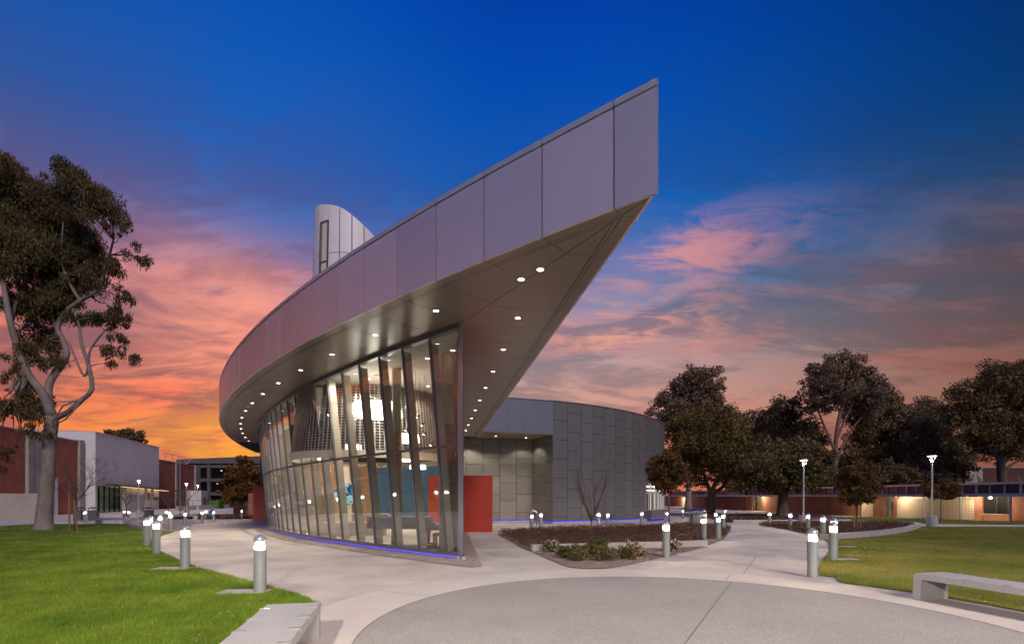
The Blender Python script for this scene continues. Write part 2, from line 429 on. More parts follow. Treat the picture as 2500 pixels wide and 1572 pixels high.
m_brickr = brick_mat('orange_brick', (.38, .15, .085), (.29, .105, .06), (.32, .23, .17), rz=math.atan2(.999, -.0444), bw=.30, bh=.10)
m_brickd = brick_mat('dark_brick', (.10, .035, .025), (.07, .025, .02), (.09, .06, .05), bw=.30, bh=.10)
m_gal = pmat('dull_concrete', (.11, .10, .10), .85, var=.12, scale=.3)
m_paintg = pmat('grey_paint', (.48, .46, .50), .6, var=.06)
m_doorc = pmat('cream_paint', (.55, .47, .34), .55, var=.05)
m_doorg = pmat('olive_door', (.16, .15, .11), .5, var=.06)
m_hedge = pmat('hedge_leaf', (.10, .17, .025), .8, var=.3, scale=3, island=.4, trans=.25)
m_text = pmat('sign_letters', (.02, .02, .022), .5)

def leaf_mat(name, c, c2, scale=.25, island=.6, trans=.25):
    c = tuple(x * 1.2 for x in c); c2 = tuple(x * 1.35 for x in c2)  # brighter second tone and spread put warm-lit highlights into the leaf colour
    return pmat(name, c, .65, var=.15, scale=scale, c2=c2, island=island, trans=trans, spec=.2)
m_euc = leaf_mat('eucalyptus_leaf', (.046, .050, .022), (.12, .084, .038), .35)
m_lf_rust = leaf_mat('rusty_leaf', (.070, .066, .022), (.165, .108, .034), .30)  # rust tone carries the crown's warm-lit top in the leaf colour
m_lf_dark = leaf_mat('dark_leaf', (.080, .074, .034), (.17, .115, .055), .25)
m_lf_grey = leaf_mat('grey_brown_leaf', (.12, .088, .060), (.22, .15, .10), .22)
m_lf_young = leaf_mat('young_leaf', (.075, .075, .022), (.15, .075, .028), .7)
m_lf_orange = leaf_mat('orange_leaf', (.075, .040, .014), (.20, .092, .024), .5)
m_grass = pmat('grass_blade', (.12, .255, .016), .55, var=.28, scale=.6, c2=(.24, .315, .035), island=.35, trans=.35, spec=.25)
m_grassdry = pmat('dry_grass_blade', (.17, .26, .022), .6, var=.2, scale=.38, c2=(.33, .28, .085), island=.35, trans=.3, spec=.2)
m_cover = pmat('groundcover_leaf', (.105, .058, .042), .8, var=.25, scale=.9, c2=(.15, .085, .055), island=.5, trans=.2, spec=.2)
m_shrub = pmat('shrub_leaf', (.055, .11, .022), .5, var=.2, scale=3, c2=(.16, .085, .03), island=.45, trans=.25)
m_petal = pmat('white_petal', (.78, .66, .62), .6, var=.05)
m_purple = pmat('purple_petal', (.25, .10, .33), .6, var=.1, island=.3)

# ------------------------------------------------------------------ ground
def sheet(name, loops, off, mat, parent=None, gaps=(), kind=None, pieces=None, bevel_skirt=0.0):
    """a sheet laid on the falling ground; loops: outer outline (+ holes); gaps: (p, direction, half width, condition)"""
    bm = bmesh.new()
    for lp in loops:
        vs = [bm.verts.new((x, y, 0)) for x, y in lp]
        for i in range(len(vs)): bm.edges.new((vs[i], vs[(i + 1) % len(vs)]))
    bmesh.ops.triangle_fill(bm, use_beauty=True, edges=bm.edges[:], normal=(0, 0, 1))
    ys = [v.co.y for v in bm.verts]
    for cy in list(range(10, 19)) + [58, 62, 66, 70, 74]:
        if min(ys) < cy < max(ys):
            bmesh.ops.bisect_plane(bm, geom=bm.verts[:] + bm.edges[:] + bm.faces[:], dist=1e-5, plane_co=(0, cy, 0), plane_no=(0, 1, 0))
    for (p, d, w, cond) in gaps:
        nrm = Vector((-d[1], d[0], 0)).normalized()
        for sgn in (-1, 1):
            fs = [f for f in bm.faces if cond is None or cond(f.calc_center_median())]
            ge = list({v for f in fs for v in f.verts}) + list({e for f in fs for e in f.edges}) + fs
            bmesh.ops.bisect_plane(bm, geom=ge, dist=1e-5, plane_co=Vector((p[0], p[1], 0)) + nrm * w * sgn, plane_no=nrm)
        dead = [f for f in bm.faces if abs((f.calc_center_median() - Vector((p[0], p[1], 0))).dot(nrm)) < w * .9 and (cond is None or cond(f.calc_center_median()))]
        bmesh.ops.delete(bm, geom=dead, context='FACES')
    for v in bm.verts: v.co.z = g(v.co.y) + off
    for f in bm.faces:
        if f.normal.z < 0: f.normal_flip()
    if pieces:
        # split loose pieces into separate slabs below one structure
        left = set(bm.faces); groups = []
        while left:
            st = [left.pop()]; grp = list(st)
            while st:
                f = st.pop()
                for e in f.edges:
                    for f2 in e.link_faces:
                        if f2 in left: left.remove(f2); st.append(f2); grp.append(f2)
            groups.append(grp)
        root = bpy.data.objects.new(name, None); col.objects.link(root)
        root['kind'] = 'structure'
        for grp in groups:
            mb = MB(); idx = {}
            for f in grp:
                fi = []
                for v in f.verts:
                    if v not in idx: idx[v] = len(mb.v); mb.v.append(tuple(v.co))
                    fi.append(idx[v])
                mb.f.append(tuple(fi))
            mb.build(pieces, mat, root)
        bm.free()
        return root
    me = bpy.data.meshes.new(name); bm.to_mesh(me); bm.free()
    me.materials.append(mat)
    ob = bpy.data.objects.new(name, me); col.objects.link(ob)
    if parent: ob.parent = parent
    if kind: ob['kind'] = kind
    return ob
def circle(cx, cy, r, n=72, a0=0, a1=2 * math.pi):
    return [(cx + r * math.cos(a0 + (a1 - a0) * i / n), cy + r * math.sin(a0 + (a1 - a0) * i / n)) for i in range(n)]

PC = (2.31, 6.70)                          # centre of the round plaza
sheet('ground', [[(-2500, -300), (2500, -300), (2500, 4000), (-2500, 4000)]], -.10, m_earth, kind='structure')
sheet('paving_base', [[(-75, -12), (60, -12), (60, 150), (-75, 150)]], -.025, m_base, kind='structure')

# ------------------------------------------------------------------ plan of the curved building
DS = .02
_s = np.arange(0, 62, DS)
_th = 2.488 - .0126 * _s - .00009 * _s ** 2 + .000002 * _s ** 3
_X = 2.14 + np.concatenate([[0], np.cumsum(np.cos(_th) * DS)])[:-1]
_Y = 7.424 + np.concatenate([[0], np.cumsum(np.sin(_th) * DS)])[:-1]
def P(s, off=0.0):
    """point of the roof's curved edge at arc length s, moved inwards by off"""
    i = min(max(int(round(s / DS)), 0), len(_s) - 1)
    e = s - i * DS
    th = _th[i]
    return (_X[i] + e * math.cos(th) + off * math.sin(th), _Y[i] + e * math.sin(th) - off * math.cos(th))
TIP = (2.14, 7.424)
RD = (-.1505, .9886)                       # direction of the straight edge
RN = (-.9886, -.1505)                      # into the roof
def Q(u, off=0.0): return (TIP[0] + RD[0] * u + RN[0] * off, TIP[1] + RD[1] * u + RN[1] * off)
ZS, ZT = 6.23, 7.91                        # soffit, roof top

# paving with open joints
arc_in = lambda c: (c.x < TIP[0] + RD[0] * (c.y - TIP[1]) / RD[1] - 2.0)
gaps = []
for s in (10.2, 14.3, 18.4, 22.5, 26.6, 30.7, 34.8):
    a, b = P(s, 0), P(s, 1)
    gaps.append((a, (b[0] - a[0], b[1] - a[1]), .006, lambda c: arc_in(c) and c.x > -34))
right_of = lambda c: not arc_in(c)
gaps.append(((-.9, 12.6), (.115, -.99), .006, lambda c: right_of(c) and c.y < 13.2 and c.y > 11.5 and c.x < .5))
for p, d in (((0.3, 16.3), (1, .02)), ((-1, 20.4), (1, .02)), ((-1, 24.6), (1, .02)), ((-1, 28.8), (1, .02))):
    gaps.append((p, d, .006, lambda c: right_of(c) and c.x < 1.8 and c.y > 14))
for p, d in (((8.2, 19.0), (.82, -.57)), ((10.8, 23.0), (.86, -.5)), ((12.8, 27.2), (.9, -.42)), ((14.5, 31.6), (.95, -.3)), ((16, 36), (.98, -.2))):
    gaps.append((p, d, .006, lambda c: c.x > 5.5 and c.x < 24 and c.y > 12))
gaps.append(((5.23, 11.39), (.49, .87), .006, lambda c: c.x > 4 and c.x < 7.5 and 10.2 < c.y < 16))
sheet('pavement', [[(-74, -11), (58, -11), (58, 149), (-74, 149)], circle(PC[0], PC[1], 5.505, 96)], 0.0, m_conc, gaps=gaps, pieces='paving_slab')
sheet('plaza_ring', [circle(PC[0], PC[1], 5.495, 96), circle(PC[0], PC[1], 4.275, 96)], 0.0, m_ring, gaps=[((2.31, 6.7), (.49, .87), .005, None), ((2.31, 6.7), (.87, -.49), .005, None)], pieces='ring_slab')
sheet('plaza', [circle(PC[0], PC[1], 4.268, 96)], -.004, m_aggr, gaps=[((2.45, 6.7), (.49, .87), .005, None)], pieces='plaza_slab')

# lawns
ringL = [(PC[0] + 5.52 * math.cos(R(a)), PC[1] + 5.52 * math.sin(R(a))) for a in range(166, 226, 6)]
lawnL = [(-36.8, 36.2), (-38.2, 40.1), (-33.4, 40.2), (-30.7, 40.2), (-27.6, 36.6), (-25.6, 34.2), (-22.9, 31.3), (-20.2, 29.0), (-18.9, 28.2), (-17.5, 25.3), (-15.3, 21.7), (-12.8, 18.1), (-11.2, 16.1), (-9.3, 14.0),
         (-7.73, 12.34), (-6.84, 11.59), (-5.77, 10.66), (-5.16, 10.11), (-4.42, 9.46), (-3.99, 9.12), (-3.45, 8.55)] + ringL + [(-8, -4), (-60, -4), (-60, 33.5)]
ringR = [(PC[0] + 5.52 * math.cos(R(a)), PC[1] + 5.52 * math.sin(R(a))) for a in range(-40, 40, 6)]
lawnR = ringR + [(6.69, 10.35), (6.98, 10.82), (6.76, 11.07), (7.3, 12.0), (8.04, 13.15), (10.01, 15.95), (12.1, 19.22), (13.45, 21.71), (14.82, 22.51), (16.55, 23.66), (19.45, 26.0), (22.52, 28.85), (25.87, 32.4), (28.6, 35.2), (35.4, 34.86), (57, 34.4), (57, -6), (12, -6)]
lawnF = [(30.5, 42.8), (36, 39.4), (57, 38.0), (57, 44.5), (44.6, 46.0), (44.2, 62), (37, 62), (31.5, 50)]
sheet('lawn', [lawnL], .012, m_soil, kind='structure')
sheet('lawn', [lawnR], .012, m_soil, kind='structure')
sheet('lawn', [lawnF], .012, m_soil, kind='structure')

bed1 = [(-.73, 25.6), (.0, 20.6), (.32, 17.9), (.63, 16.28), (1.0, 14.2), (1.39, 12.45), (1.7, 12.2), (2.25, 12.16), (2.7, 12.6), (3.17, 13.14), (4.7, 14.98), (5.9, 16.6), (7.07, 18.36), (8.24, 20.28), (9.4, 22.3), (10.47, 24.61), (11.79, 27.4), (13.3, 30.6), (14.24, 33.6), (14.33, 36.0), (12.55, 35.8), (8.29, 33.0), (4.96, 31.2), (.34, 28.2)]
bed2 = [(18.5, 38.0), (17.8, 34.9), (16.8, 30.8), (15.67, 27.2), (14.42, 24.0), (13.45, 21.71), (14.82, 22.51), (16.55, 23.66), (19.45, 26.0), (22.52, 28.85), (25.87, 32.4), (28.9, 36.0), (29.4, 38.2), (28.4, 40.2), (25.6, 41.6), (21.7, 41.0)]
bed3 = [(-30.5, 40.3), (-27.6, 36.7), (-25.6, 34.3), (-22.9, 31.4), (-20.3, 29.1), (-19.2, 28.6), (-20.2, 31.2), (-22.1, 33.6), (-23.5, 36.2), (-25.2, 40.2), (-26.9, 44.0), (-29.6, 46.5), (-32.2, 45.0)]
bed4 = [(18.6, 43.6), (22, 43.4), (27, 44.6), (30.2, 45.4), (31, 50), (37, 63), (42, 66), (42, 72), (28, 72), (23, 60)]
bed5 = [(-36.5, 55.2), (-31, 53.2), (-26.6, 56.6), (-24.5, 60), (-27, 64), (-40, 66), (-44, 60)]
for b, m in ((bed1, m_mulch), (bed2, m_mulch), (bed3, m_gravel), (bed4, m_mulch), (bed5, m_mulch)):
    sheet('planting_bed', [b], .02, m, kind='structure')
gr = [(-16.4, 32.1), (-13.62, 27.15), (-10.32, 22.24), (-8.36, 19.84), (-6.11, 17.41), (-4.6, 15.8), (-3.3, 14.48), (-1.88, 13.14), (-1.04, 12.43), (-.75, 12.6), (-1.5, 19.12), (-2.54, 28.41), (-6, 30), (-14, 34)]
sheet('gravel_strip', [gr], .016, m_gravel, kind='structure')

# scattered pebbles, chips, blades ------------------------------------------------
rg = np.random.default_rng(3)
gv = np.vectorize(g)
def inside(poly, x, y):
    r = np.zeros(len(x), bool); n = len(poly)
    for i in range(n):
        x0, y0 = poly[i]; x1, y1 = poly[(i + 1) % n]
        c = ((y0 > y) != (y1 > y)) & (x < (x1 - x0) * (y - y0) / (y1 - y0 + 1e-12) + x0)
        r ^= c
    return r
def sample(poly, n, ymax=1e9, power=2.0, near=None):
    """points in a polygon, denser towards the viewer"""
    P_ = np.array(poly); x0, y0 = P_.min(0); x1, y1 = P_.max(0); y1 = min(y1, ymax); y0 = max(y0, 3.6)
    xs, ys = [], []; tot = 0
    while tot < n:
        u = rg.random(n * 2)
        y = (y0 ** (1 - power) + u * (y1 ** (1 - power) - y0 ** (1 - power))) ** (1 / (1 - power)) if power != 1 else y0 * (y1 / y0) ** u
        x = rg.uniform(-1.06, 1.06, n * 2) * y
        k = inside(poly, x, y) & (x > x0) & (x < x1)
        xs.append(x[k]); ys.append(y[k]); tot += k.sum()
        if k.sum() < 10: break
    return np.concatenate(xs)[:n], np.concatenate(ys)[:n]
PADS = ((-4.85, 9.12), (-8.15, 12.1), (9.15, 13.9), (11.8, 17.9))
def blades(name, poly, n, hgt, mat, label, ymax, power=2.0):
    x, y = sample(poly, n, ymax, power)
    k = np.ones(len(x), bool)
    for px_, py_ in PADS: k &= ~((abs(x - px_) < .42) & (abs(y - py_) < .2))
    x, y = x[k], y[k]; n = len(x)
    z = gv(y) + .012
    sc_ = np.clip(y / 8.0, .8, 6.0)
    h = hgt * rg.uniform(.55, 1.25, n)
    w = .0045 * sc_ * rg.uniform(.7, 1.3, n)
    a = rg.uniform(0, 2 * np.pi, n); b = rg.uniform(0, 2 * np.pi, n); ln = h * rg.uniform(.15, .8, n)
    V = np.empty((n, 3, 3))
    V[:, 0] = np.stack([x - w * np.cos(a), y - w * np.sin(a), z], 1)
    V[:, 1] = np.stack([x + w * np.cos(a), y + w * np.sin(a), z], 1)
    V[:, 2] = np.stack([x + ln * np.cos(b), y + ln * np.sin(b), z + h], 1)
    o = raw_mesh(name, V.reshape(-1, 3), np.arange(n * 3).reshape(-1, 3), mat)
    return tag(o, label, 'grass', kind='stuff')
blades('grass', lawnL, 330000, .055, m_grass, 'bright green mown grass of the left lawn', 41, 1.9)
blades('grass', lawnR, 300000, .045, m_grassdry, 'patchy green and straw coloured grass of the right lawn', 37, 1.9)
blades('grass', lawnF, 50000, .10, m_grassdry, 'strip of far grass before the low brick building', 63, 1.5)

def pebbles(name, poly, n, size, mat, label, cat, flat=.6, ymax=60, power=1.8, zoff=.016):
    x, y = sample(poly, n, ymax, power); n = len(x)
    z = gv(y) + zoff
    s = size * rg.uniform(.5, 1.4, n) * np.clip(y / 13, .8, 2.2)
    base = np.array([(1, 0, 0), (0, 1, 0), (-1, 0, 0), (0, -1, 0), (0, 0, 1)], float)
    jit = base[None] * rg.uniform(.6, 1.3, (n, 5, 1)) * np.stack([s, s * rg.uniform(.5, 1, n), s * flat], 1)[:, None, :]
    a = rg.uniform(0, 6.28, n); ca, sa = np.cos(a)[:, None], np.sin(a)[:, None]
    V = np.stack([jit[..., 0] * ca - jit[..., 1] * sa + x[:, None], jit[..., 0] * sa + jit[..., 1] * ca + y[:, None], jit[..., 2] + z[:, None]], 2)
    F = np.array([(0, 1, 4), (1, 2, 4), (2, 3, 4), (3, 0, 4)])
    o = raw_mesh(name, V.reshape(-1, 3), (F[None] + (np.arange(n) * 5)[:, None, None]).reshape(-1, 3), mat)
    return tag(o, label, cat, kind='stuff')
pebbles('pebbles', gr, 26000, .018, m_pebble, 'pinkish brown gravel along the foot of the glass wall', 'gravel', ymax=34)
pebbles('mulch_chips', bed1, 20000, .020, m_chip, 'pale wood chips around the shrubs of the front bed', 'mulch', .35, ymax=24, zoff=.02)
pebbles('pebbles', bed3, 6000, .03, m_pebble, 'brown gravel of the curved bed by the far benches', 'gravel', ymax=46)

def cover(name, poly, n, h, mat, label, ymax, leaf=.035, power=1.2, keep=None, cat='ground cover'):
    x, y = sample(poly, n, ymax, power)
    if keep is not None:
        k = keep(x, y); x, y = x[k], y[k]
    n = len(x)
    hump = .55 + .45 * np.sin(x * 2.3 + 1.7 * np.sin(y * 1.1)) * np.sin(y * 1.9 + x)
    top = h * (.45 + .55 * hump) * (1 + .35 * (rg.random(n) < .03))
    z = gv(y) + .02 + top * rg.random(n) ** .6
    s = leaf * rg.uniform(.5, 1.5, n) * np.clip(y / 22, .8, 2.5)
    d = rg.normal(size=(n, 3)); d[:, 2] += .7; d /= np.linalg.norm(d, axis=1)[:, None]
    e = np.cross(d, rg.normal(size=(n, 3))); e /= np.linalg.norm(e, axis=1)[:, None]
    c = np.stack([x, y, z], 1)
    V = np.stack([c - e * (s * .35)[:, None], c + d * (s * .9)[:, None], c + e * (s * .35)[:, None], c - d * (s * .9)[:, None]], 1)
    o = raw_mesh(name, V.reshape(-1, 3), np.arange(n * 4).reshape(-1, 4), mat)
    return tag(o, label, cat, kind='stuff')
KERB1 = [(.63, 16.36), (2.05, 16.79), (3.51, 17.25), (5.34, 17.74), (7.07, 18.36)]
kx = np.array([p[0] for p in KERB1]); ky = np.array([p[1] for p in KERB1])
back = lambda x, y: (y > np.interp(x, kx, ky) + .25) & ((x < 7.2) | (y > 19.4 + (x - 7.2) * 1.55))
cover('ground_cover', bed1, 75000, .34, m_cover, 'low reddish brown heather-like planting filling the front bed', 36.5, keep=back)
cover('ground_cover', bed2, 42000, .30, m_cover, 'low reddish brown planting inside the curved kerb of the right bed', 42)
cover('ground_cover', bed4, 16000, .30, m_cover, 'dark planting strip before the low brick building', 72, leaf=.05)
cover('ground_cover', bed5, 9000, .35, m_cover, 'dark low planting beyond the far end of the left path', 66, leaf=.06)
cover('flowers', [(24, 43.9), (30, 45.3), (30.6, 48), (25, 47)], 900, .42, m_purple, 'small purple flowers in the far right bed', 50, leaf=.05, cat='flowers')

def fallen(poly, n, label, ymax):
    x, y = sample(poly, n, ymax, 1.6); n = len(x); z = gv(y) + .045 + .01 * rg.random(n)
    a = rg.uniform(0, 6.28, n); s_ = rg.uniform(.018, .04, n) * np.clip(y / 14, .8, 1.8)
    c = np.stack([x, y, z], 1); d = np.stack([np.cos(a), np.sin(a), rg.uniform(-.3, .5, n)], 1) * s_[:, None]; e = np.stack([-np.sin(a), np.cos(a), rg.uniform(-.3, .3, n)], 1) * (s_ * .5)[:, None]
    V = np.stack([c - d, c + e, c + d, c - e], 1)
    return tag(raw_mesh('fallen_leaves', V.reshape(-1, 3), np.arange(n * 4).reshape(-1, 4), m_chip), label, 'leaves', kind='stuff')
fallen(lawnL, 700, 'dry fallen leaves scattered on the left lawn', 34)
fallen(lawnR, 900, 'dry fallen leaves scattered on the right lawn', 34)

# ------------------------------------------------------------------ kerbs
def kerb(label, pts, w, h, m=m_cast):
    """low concrete wall following a line on the ground, in separate cast lengths"""
    n = len(pts); L_, R_ = [], []
    for i in range(n):
        a = Vector(pts[max(i - 1, 0)] + (0,)); b = Vector(pts[min(i + 1, n - 1)] + (0,)); t = (b - a).normalized()
        nn = Vector((-t.y, t.x, 0)) * w / 2; p = Vector(pts[i] + (0,))
        L_.append(p + nn); R_.append(p - nn)
    root = thing('low_kerb', label, 'kerb', (pts[0][0], pts[0][1], g(pts[0][1])))
    for i in range(n - 1):
        mb = MB(); q = []
        e = .003 / max((L_[i + 1] - L_[i]).length, .1)
        la, lb = L_[i].lerp(L_[i + 1], e), L_[i].lerp(L_[i + 1], 1 - e); ra, rb = R_[i].lerp(R_[i + 1], e), R_[i].lerp(R_[i + 1], 1 - e)
        pp = [la, lb, rb, ra]
        mb.hexa([(p.x, p.y, g(p.y) - .08) for p in pp] + [(p.x, p.y, g(p.y) + h) for p in pp])
        bevel(mb.build('kerb_length', m, root), .012, 2)
    return root
def smooth_line(pts, n=4):
    out = []
    for i in range(len(pts) - 1):
        p0, p1, p2, p3 = [Vector(pts[min(max(j, 0), len(pts) - 1)]) for j in (i - 1, i, i + 1, i + 2)]
        for k in range(n):
            t = k / n
            out.append(tuple(.5 * ((2 * p1) + (p2 - p0) * t + (2 * p0 - 5 * p1 + 4 * p2 - p3) * t * t + (3 * p1 - p0 - 3 * p2 + p3) * t ** 3)))
    out.append(tuple(pts[-1]))
    return out
kerb('low grey concrete kerb between shrubs and brown planting in the front bed', KERB1, .22, .23)
kerb('curved concrete kerb round the right bed beside the lawn',
     smooth_line([(13.45, 21.71), (16.55, 23.66), (19.45, 26.0), (22.52, 28.85), (25.87, 32.4), (28.9, 36.0), (29.4, 38.2), (28.4, 40.2), (25.6, 41.6)], 3), .42, .26)
kerb('short far concrete kerb before the purple flowers', smooth_line([(19, 43.4), (24, 43.6), (30.2, 45.2)], 3), .3, .25)
kerb('curved concrete kerb of the gravel bed behind the left lawn', smooth_line([(-31, 41.3), (-30.2, 39.9), (-27.4, 36.4), (-25.5, 34.1), (-22.8, 31.2), (-20.3, 28.9)], 3), .4, .24)

# ------------------------------------------------------------------ the curved glass building
bld = thing('glass_pavilion', 'curved glass pavilion under a sharp silver roof prow', 'building', (-1.3, 13.5, 0))
def clip(poly, p, nrm):
    """keep the part of a convex polygon on the side nrm points to"""
    out = []
    dd = [(q[0] - p[0]) * nrm[0] + (q[1] - p[1]) * nrm[1] for q in poly]
    for i in range(len(poly)):
        a, b = poly[i], poly[(i + 1) % len(poly)]; da, db = dd[i], dd[(i + 1) % len(poly)]
        if da >= 0: out.append(a)
        if (da >= 0) != (db >= 0):
            t = da / (da - db); out.append((a[0] + (b[0] - a[0]) * t, a[1] + (b[1] - a[1]) * t))
    return out
def shrink(poly, d):
    """inset a convex counter-clockwise or clockwise polygon"""
    if len(poly) < 3: return []
    ar = sum(poly[i][0] * poly[(i + 1) % len(poly)][1] - poly[(i + 1) % len(poly)][0] * poly[i][1] for i in range(len(poly)))
    sg = 1 if ar > 0 else -1
    out = poly
    for i in range(len(poly)):
        a, b = poly[i], poly[(i + 1) % len(poly)]
        L = math.hypot(b[0] - a[0], b[1] - a[1])
        if L < 1e-6: continue
        nn = (-(b[1] - a[1]) / L * sg, (b[0] - a[0]) / L * sg)
        out = clip(out, (a[0] + nn[0] * d, a[1] + nn[1] * d), nn)
        if len(out) < 3: return []
    return out
SEND = 55.0
# roof body set back behind the panels
core = [P(s, .06) for s in np.arange(.12, SEND, .5)] + [Q(31.5, .06), Q(.12, .06)]
roof = MB().prism(core, ZS + .04, ZT - .06).build('roof', m_dark, bld)
# fascia panels and coping lengths
JO = [0.0] + [.7 + 1.365 * k for k in range(40)]
G2 = .013
for k in range(len(JO) - 1):
    a, b = JO[k] + (G2 if k else 0), JO[k + 1] - G2
    if b > SEND: break
    n = 3; m_panel = m_panels[(k * 5 + k // 3) % 3]
    for nm, z0, z1, o, m in (('fascia_panel', ZS - .005, ZT - .122, 0.0, m_panel), ('coping', ZT - .10, ZT, -.012, m_cope)):
        mb = MB()
        ss = [a + (b - a) * i / n for i in range(n + 1)]
        out = [P(s, o) for s in ss]; inn = [P(s, .045) for s in ss]
        vs = []
        for p, q in zip(out, inn): vs += [(p[0], p[1], z0), (p[0], p[1], z1), (q[0], q[1], z1), (q[0], q[1], z0)]
        fs = []
        for i in range(n):
            o4 = i * 4
            for j in range(4): fs.append((o4 + j, o4 + (j + 1) % 4, o4 + 4 + (j + 1) % 4, o4 + 4 + j))
        fs += [(3, 2, 1, 0), (n * 4, n * 4 + 1, n * 4 + 2, n * 4 + 3)]
        mb.add(vs, fs).build(nm, m, bld)
for k in range(23):
    a = (0.05 if k == 0 else .7 + 1.372 * (k - 1)) + G2; b = .7 + 1.372 * k - G2
    for nm, z0, z1, o, m in (('fascia_panel', ZS - .005, ZT - .122, 0.0, m_panel), ('coping', ZT - .10, ZT, -.012, m_cope)):
        p, q, r_, t_ = Q(a, o), Q(b, o), Q(b, .045), Q(a, .045)
        MB().prism([p, q, r_, t_], z0, z1).build(nm, m, bld)
# soffit: border strip, vent strip and panels
CT = (-1.26, 13.0)                                   # top of the leaning corner
mit = (CT[0] - TIP[0], CT[1] - TIP[1]); ml = math.hypot(*mit); mit = (mit[0] / ml, mit[1] / ml)
mL = (-mit[1], mit[0])                               # left of the mitre (arc side)
mR = (mit[1], -mit[0])
TH = .03
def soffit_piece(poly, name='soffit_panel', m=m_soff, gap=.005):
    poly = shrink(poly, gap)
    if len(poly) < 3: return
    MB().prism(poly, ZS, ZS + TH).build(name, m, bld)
for k in range(len(JO) - 1):
    a, b = JO[k], JO[k + 1]
    if b > 44: break
    mid = (a + b) / 2
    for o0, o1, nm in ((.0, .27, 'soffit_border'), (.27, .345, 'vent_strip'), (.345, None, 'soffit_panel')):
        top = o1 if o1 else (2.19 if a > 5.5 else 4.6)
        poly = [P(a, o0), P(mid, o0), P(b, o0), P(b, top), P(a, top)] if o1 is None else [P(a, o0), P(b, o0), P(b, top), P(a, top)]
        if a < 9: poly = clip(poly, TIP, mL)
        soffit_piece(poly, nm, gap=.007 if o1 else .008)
for k in range(23):
    a = 0.0 if k == 0 else .7 + 1.372 * (k - 1); b = .7 + 1.372 * k
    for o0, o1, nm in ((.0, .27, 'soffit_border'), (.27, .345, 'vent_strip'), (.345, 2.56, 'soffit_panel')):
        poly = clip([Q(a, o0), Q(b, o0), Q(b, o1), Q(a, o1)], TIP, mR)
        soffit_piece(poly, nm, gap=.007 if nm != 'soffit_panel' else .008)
# downlights in the soffit
def downlight(x, y, z, parent=bld, r=.066, power=0, m=m_down, blend=.5, angle=110, colr=(1, .93, .85)):
    t = MB().lathe([(r * 1.25, z - .006), (r * 1.25, z + .002), (r, z + .002), (r, z - .006), (r * 1.25, z - .006)], 20, (x, y, 0)).build('downlight', m_cope, parent)
    mb = MB(); mb.lathe([(r, z - .003), (.001, z - .003)], 20, (x, y, 0)); mb.build('lens', m, t)
    if power:
        l = bpy.data.lights.new('downlight_lamp', 'SPOT'); l.energy = power; l.spot_size = R(angle); l.spot_blend = blend; l.color = colr; l.shadow_soft_size = .06
        lo = bpy.data.objects.new('downlight_lamp', l); col.objects.link(lo); lo.location = (x, y, z - .03)
    return t
for i, s in enumerate([3.42 + 2.73 * k for k in range(15)]):
    x, y = P(s, 1.12); downlight(x, y, ZS, power=55 if i < 7 else 0)
for i, u in enumerate([2.75 + 2.744 * k for k in range(10)]):
    x, y = Q(u, 1.18); downlight(x, y, ZS, power=40 if i < 6 else 30)

# glass wall: leans outwards towards the top
S0, DM, NM = 7.78, 1.365, 26
gz = lambda y: g(y) if y > 10 else 0.0
def top_pt(s): x, y = P(s, 2.17); return Vector((x, y, 6.14))
def bot_pt(s): x, y = P(s, 2.77); return Vector((x, y, .20 + gz(y)))
def on_wall(s, t, inset=0.0):
    a, b = bot_pt(s), top_pt(s); p = a.lerp(b, t)
    if inset:
        q = P(s, 1); o = P(s, 0); p += Vector((q[0] - o[0], q[1] - o[1], 0)) * inset
    return p
SC = S0 - 1.42                                       # the corner, at the top
CB = Vector((-1.36, 13.93, .20)); CTv = Vector((CT[0], CT[1], 6.14))
def t_at(s, z):
    a, b = bot_pt(s), top_pt(s); return (z - a.z) / (b.z - a.z)
ZTR = 3.13
cols_ = [S0 + DM * k for k in range(NM)]
def edge(k, t, inset=0.0):
    """point on mullion line k at height fraction t; k = -1 is the corner"""
    if k < 0:
        p = CB.lerp(CTv, t); return p + Vector((.7, .7, 0)) * inset * 0 + Vector((-.12, .12, 0)) * 1.0 + Vector((.5, .8, 0)) * inset
    return on_wall(cols_[k], t, inset)
for k in range(NM):
    s = cols_[k]
    a, b = on_wall(s, 0), on_wall(s, 1)
    nrm = Vector(P(s, 1) + (0,)) - Vector(P(s, 0) + (0,))
    MB().bar(a, b, .055, .07, nrm).build('mullion', m_frame, bld)
    # deep inner fin behind each mullion
    fa, fb = on_wall(s, 0.0, .04), on_wall(s, .985, .04)
    fc, fd = on_wall(s, .985, .28), on_wall(s, 0.0, .28)
    tv = Vector((nrm.y, -nrm.x, 0)) * .022
    MB().hexa([fa - tv, fd - tv, fd + tv, fa + tv, fb - tv, fc - tv, fc + tv, fb + tv]).build('fin', m_fin, bld)
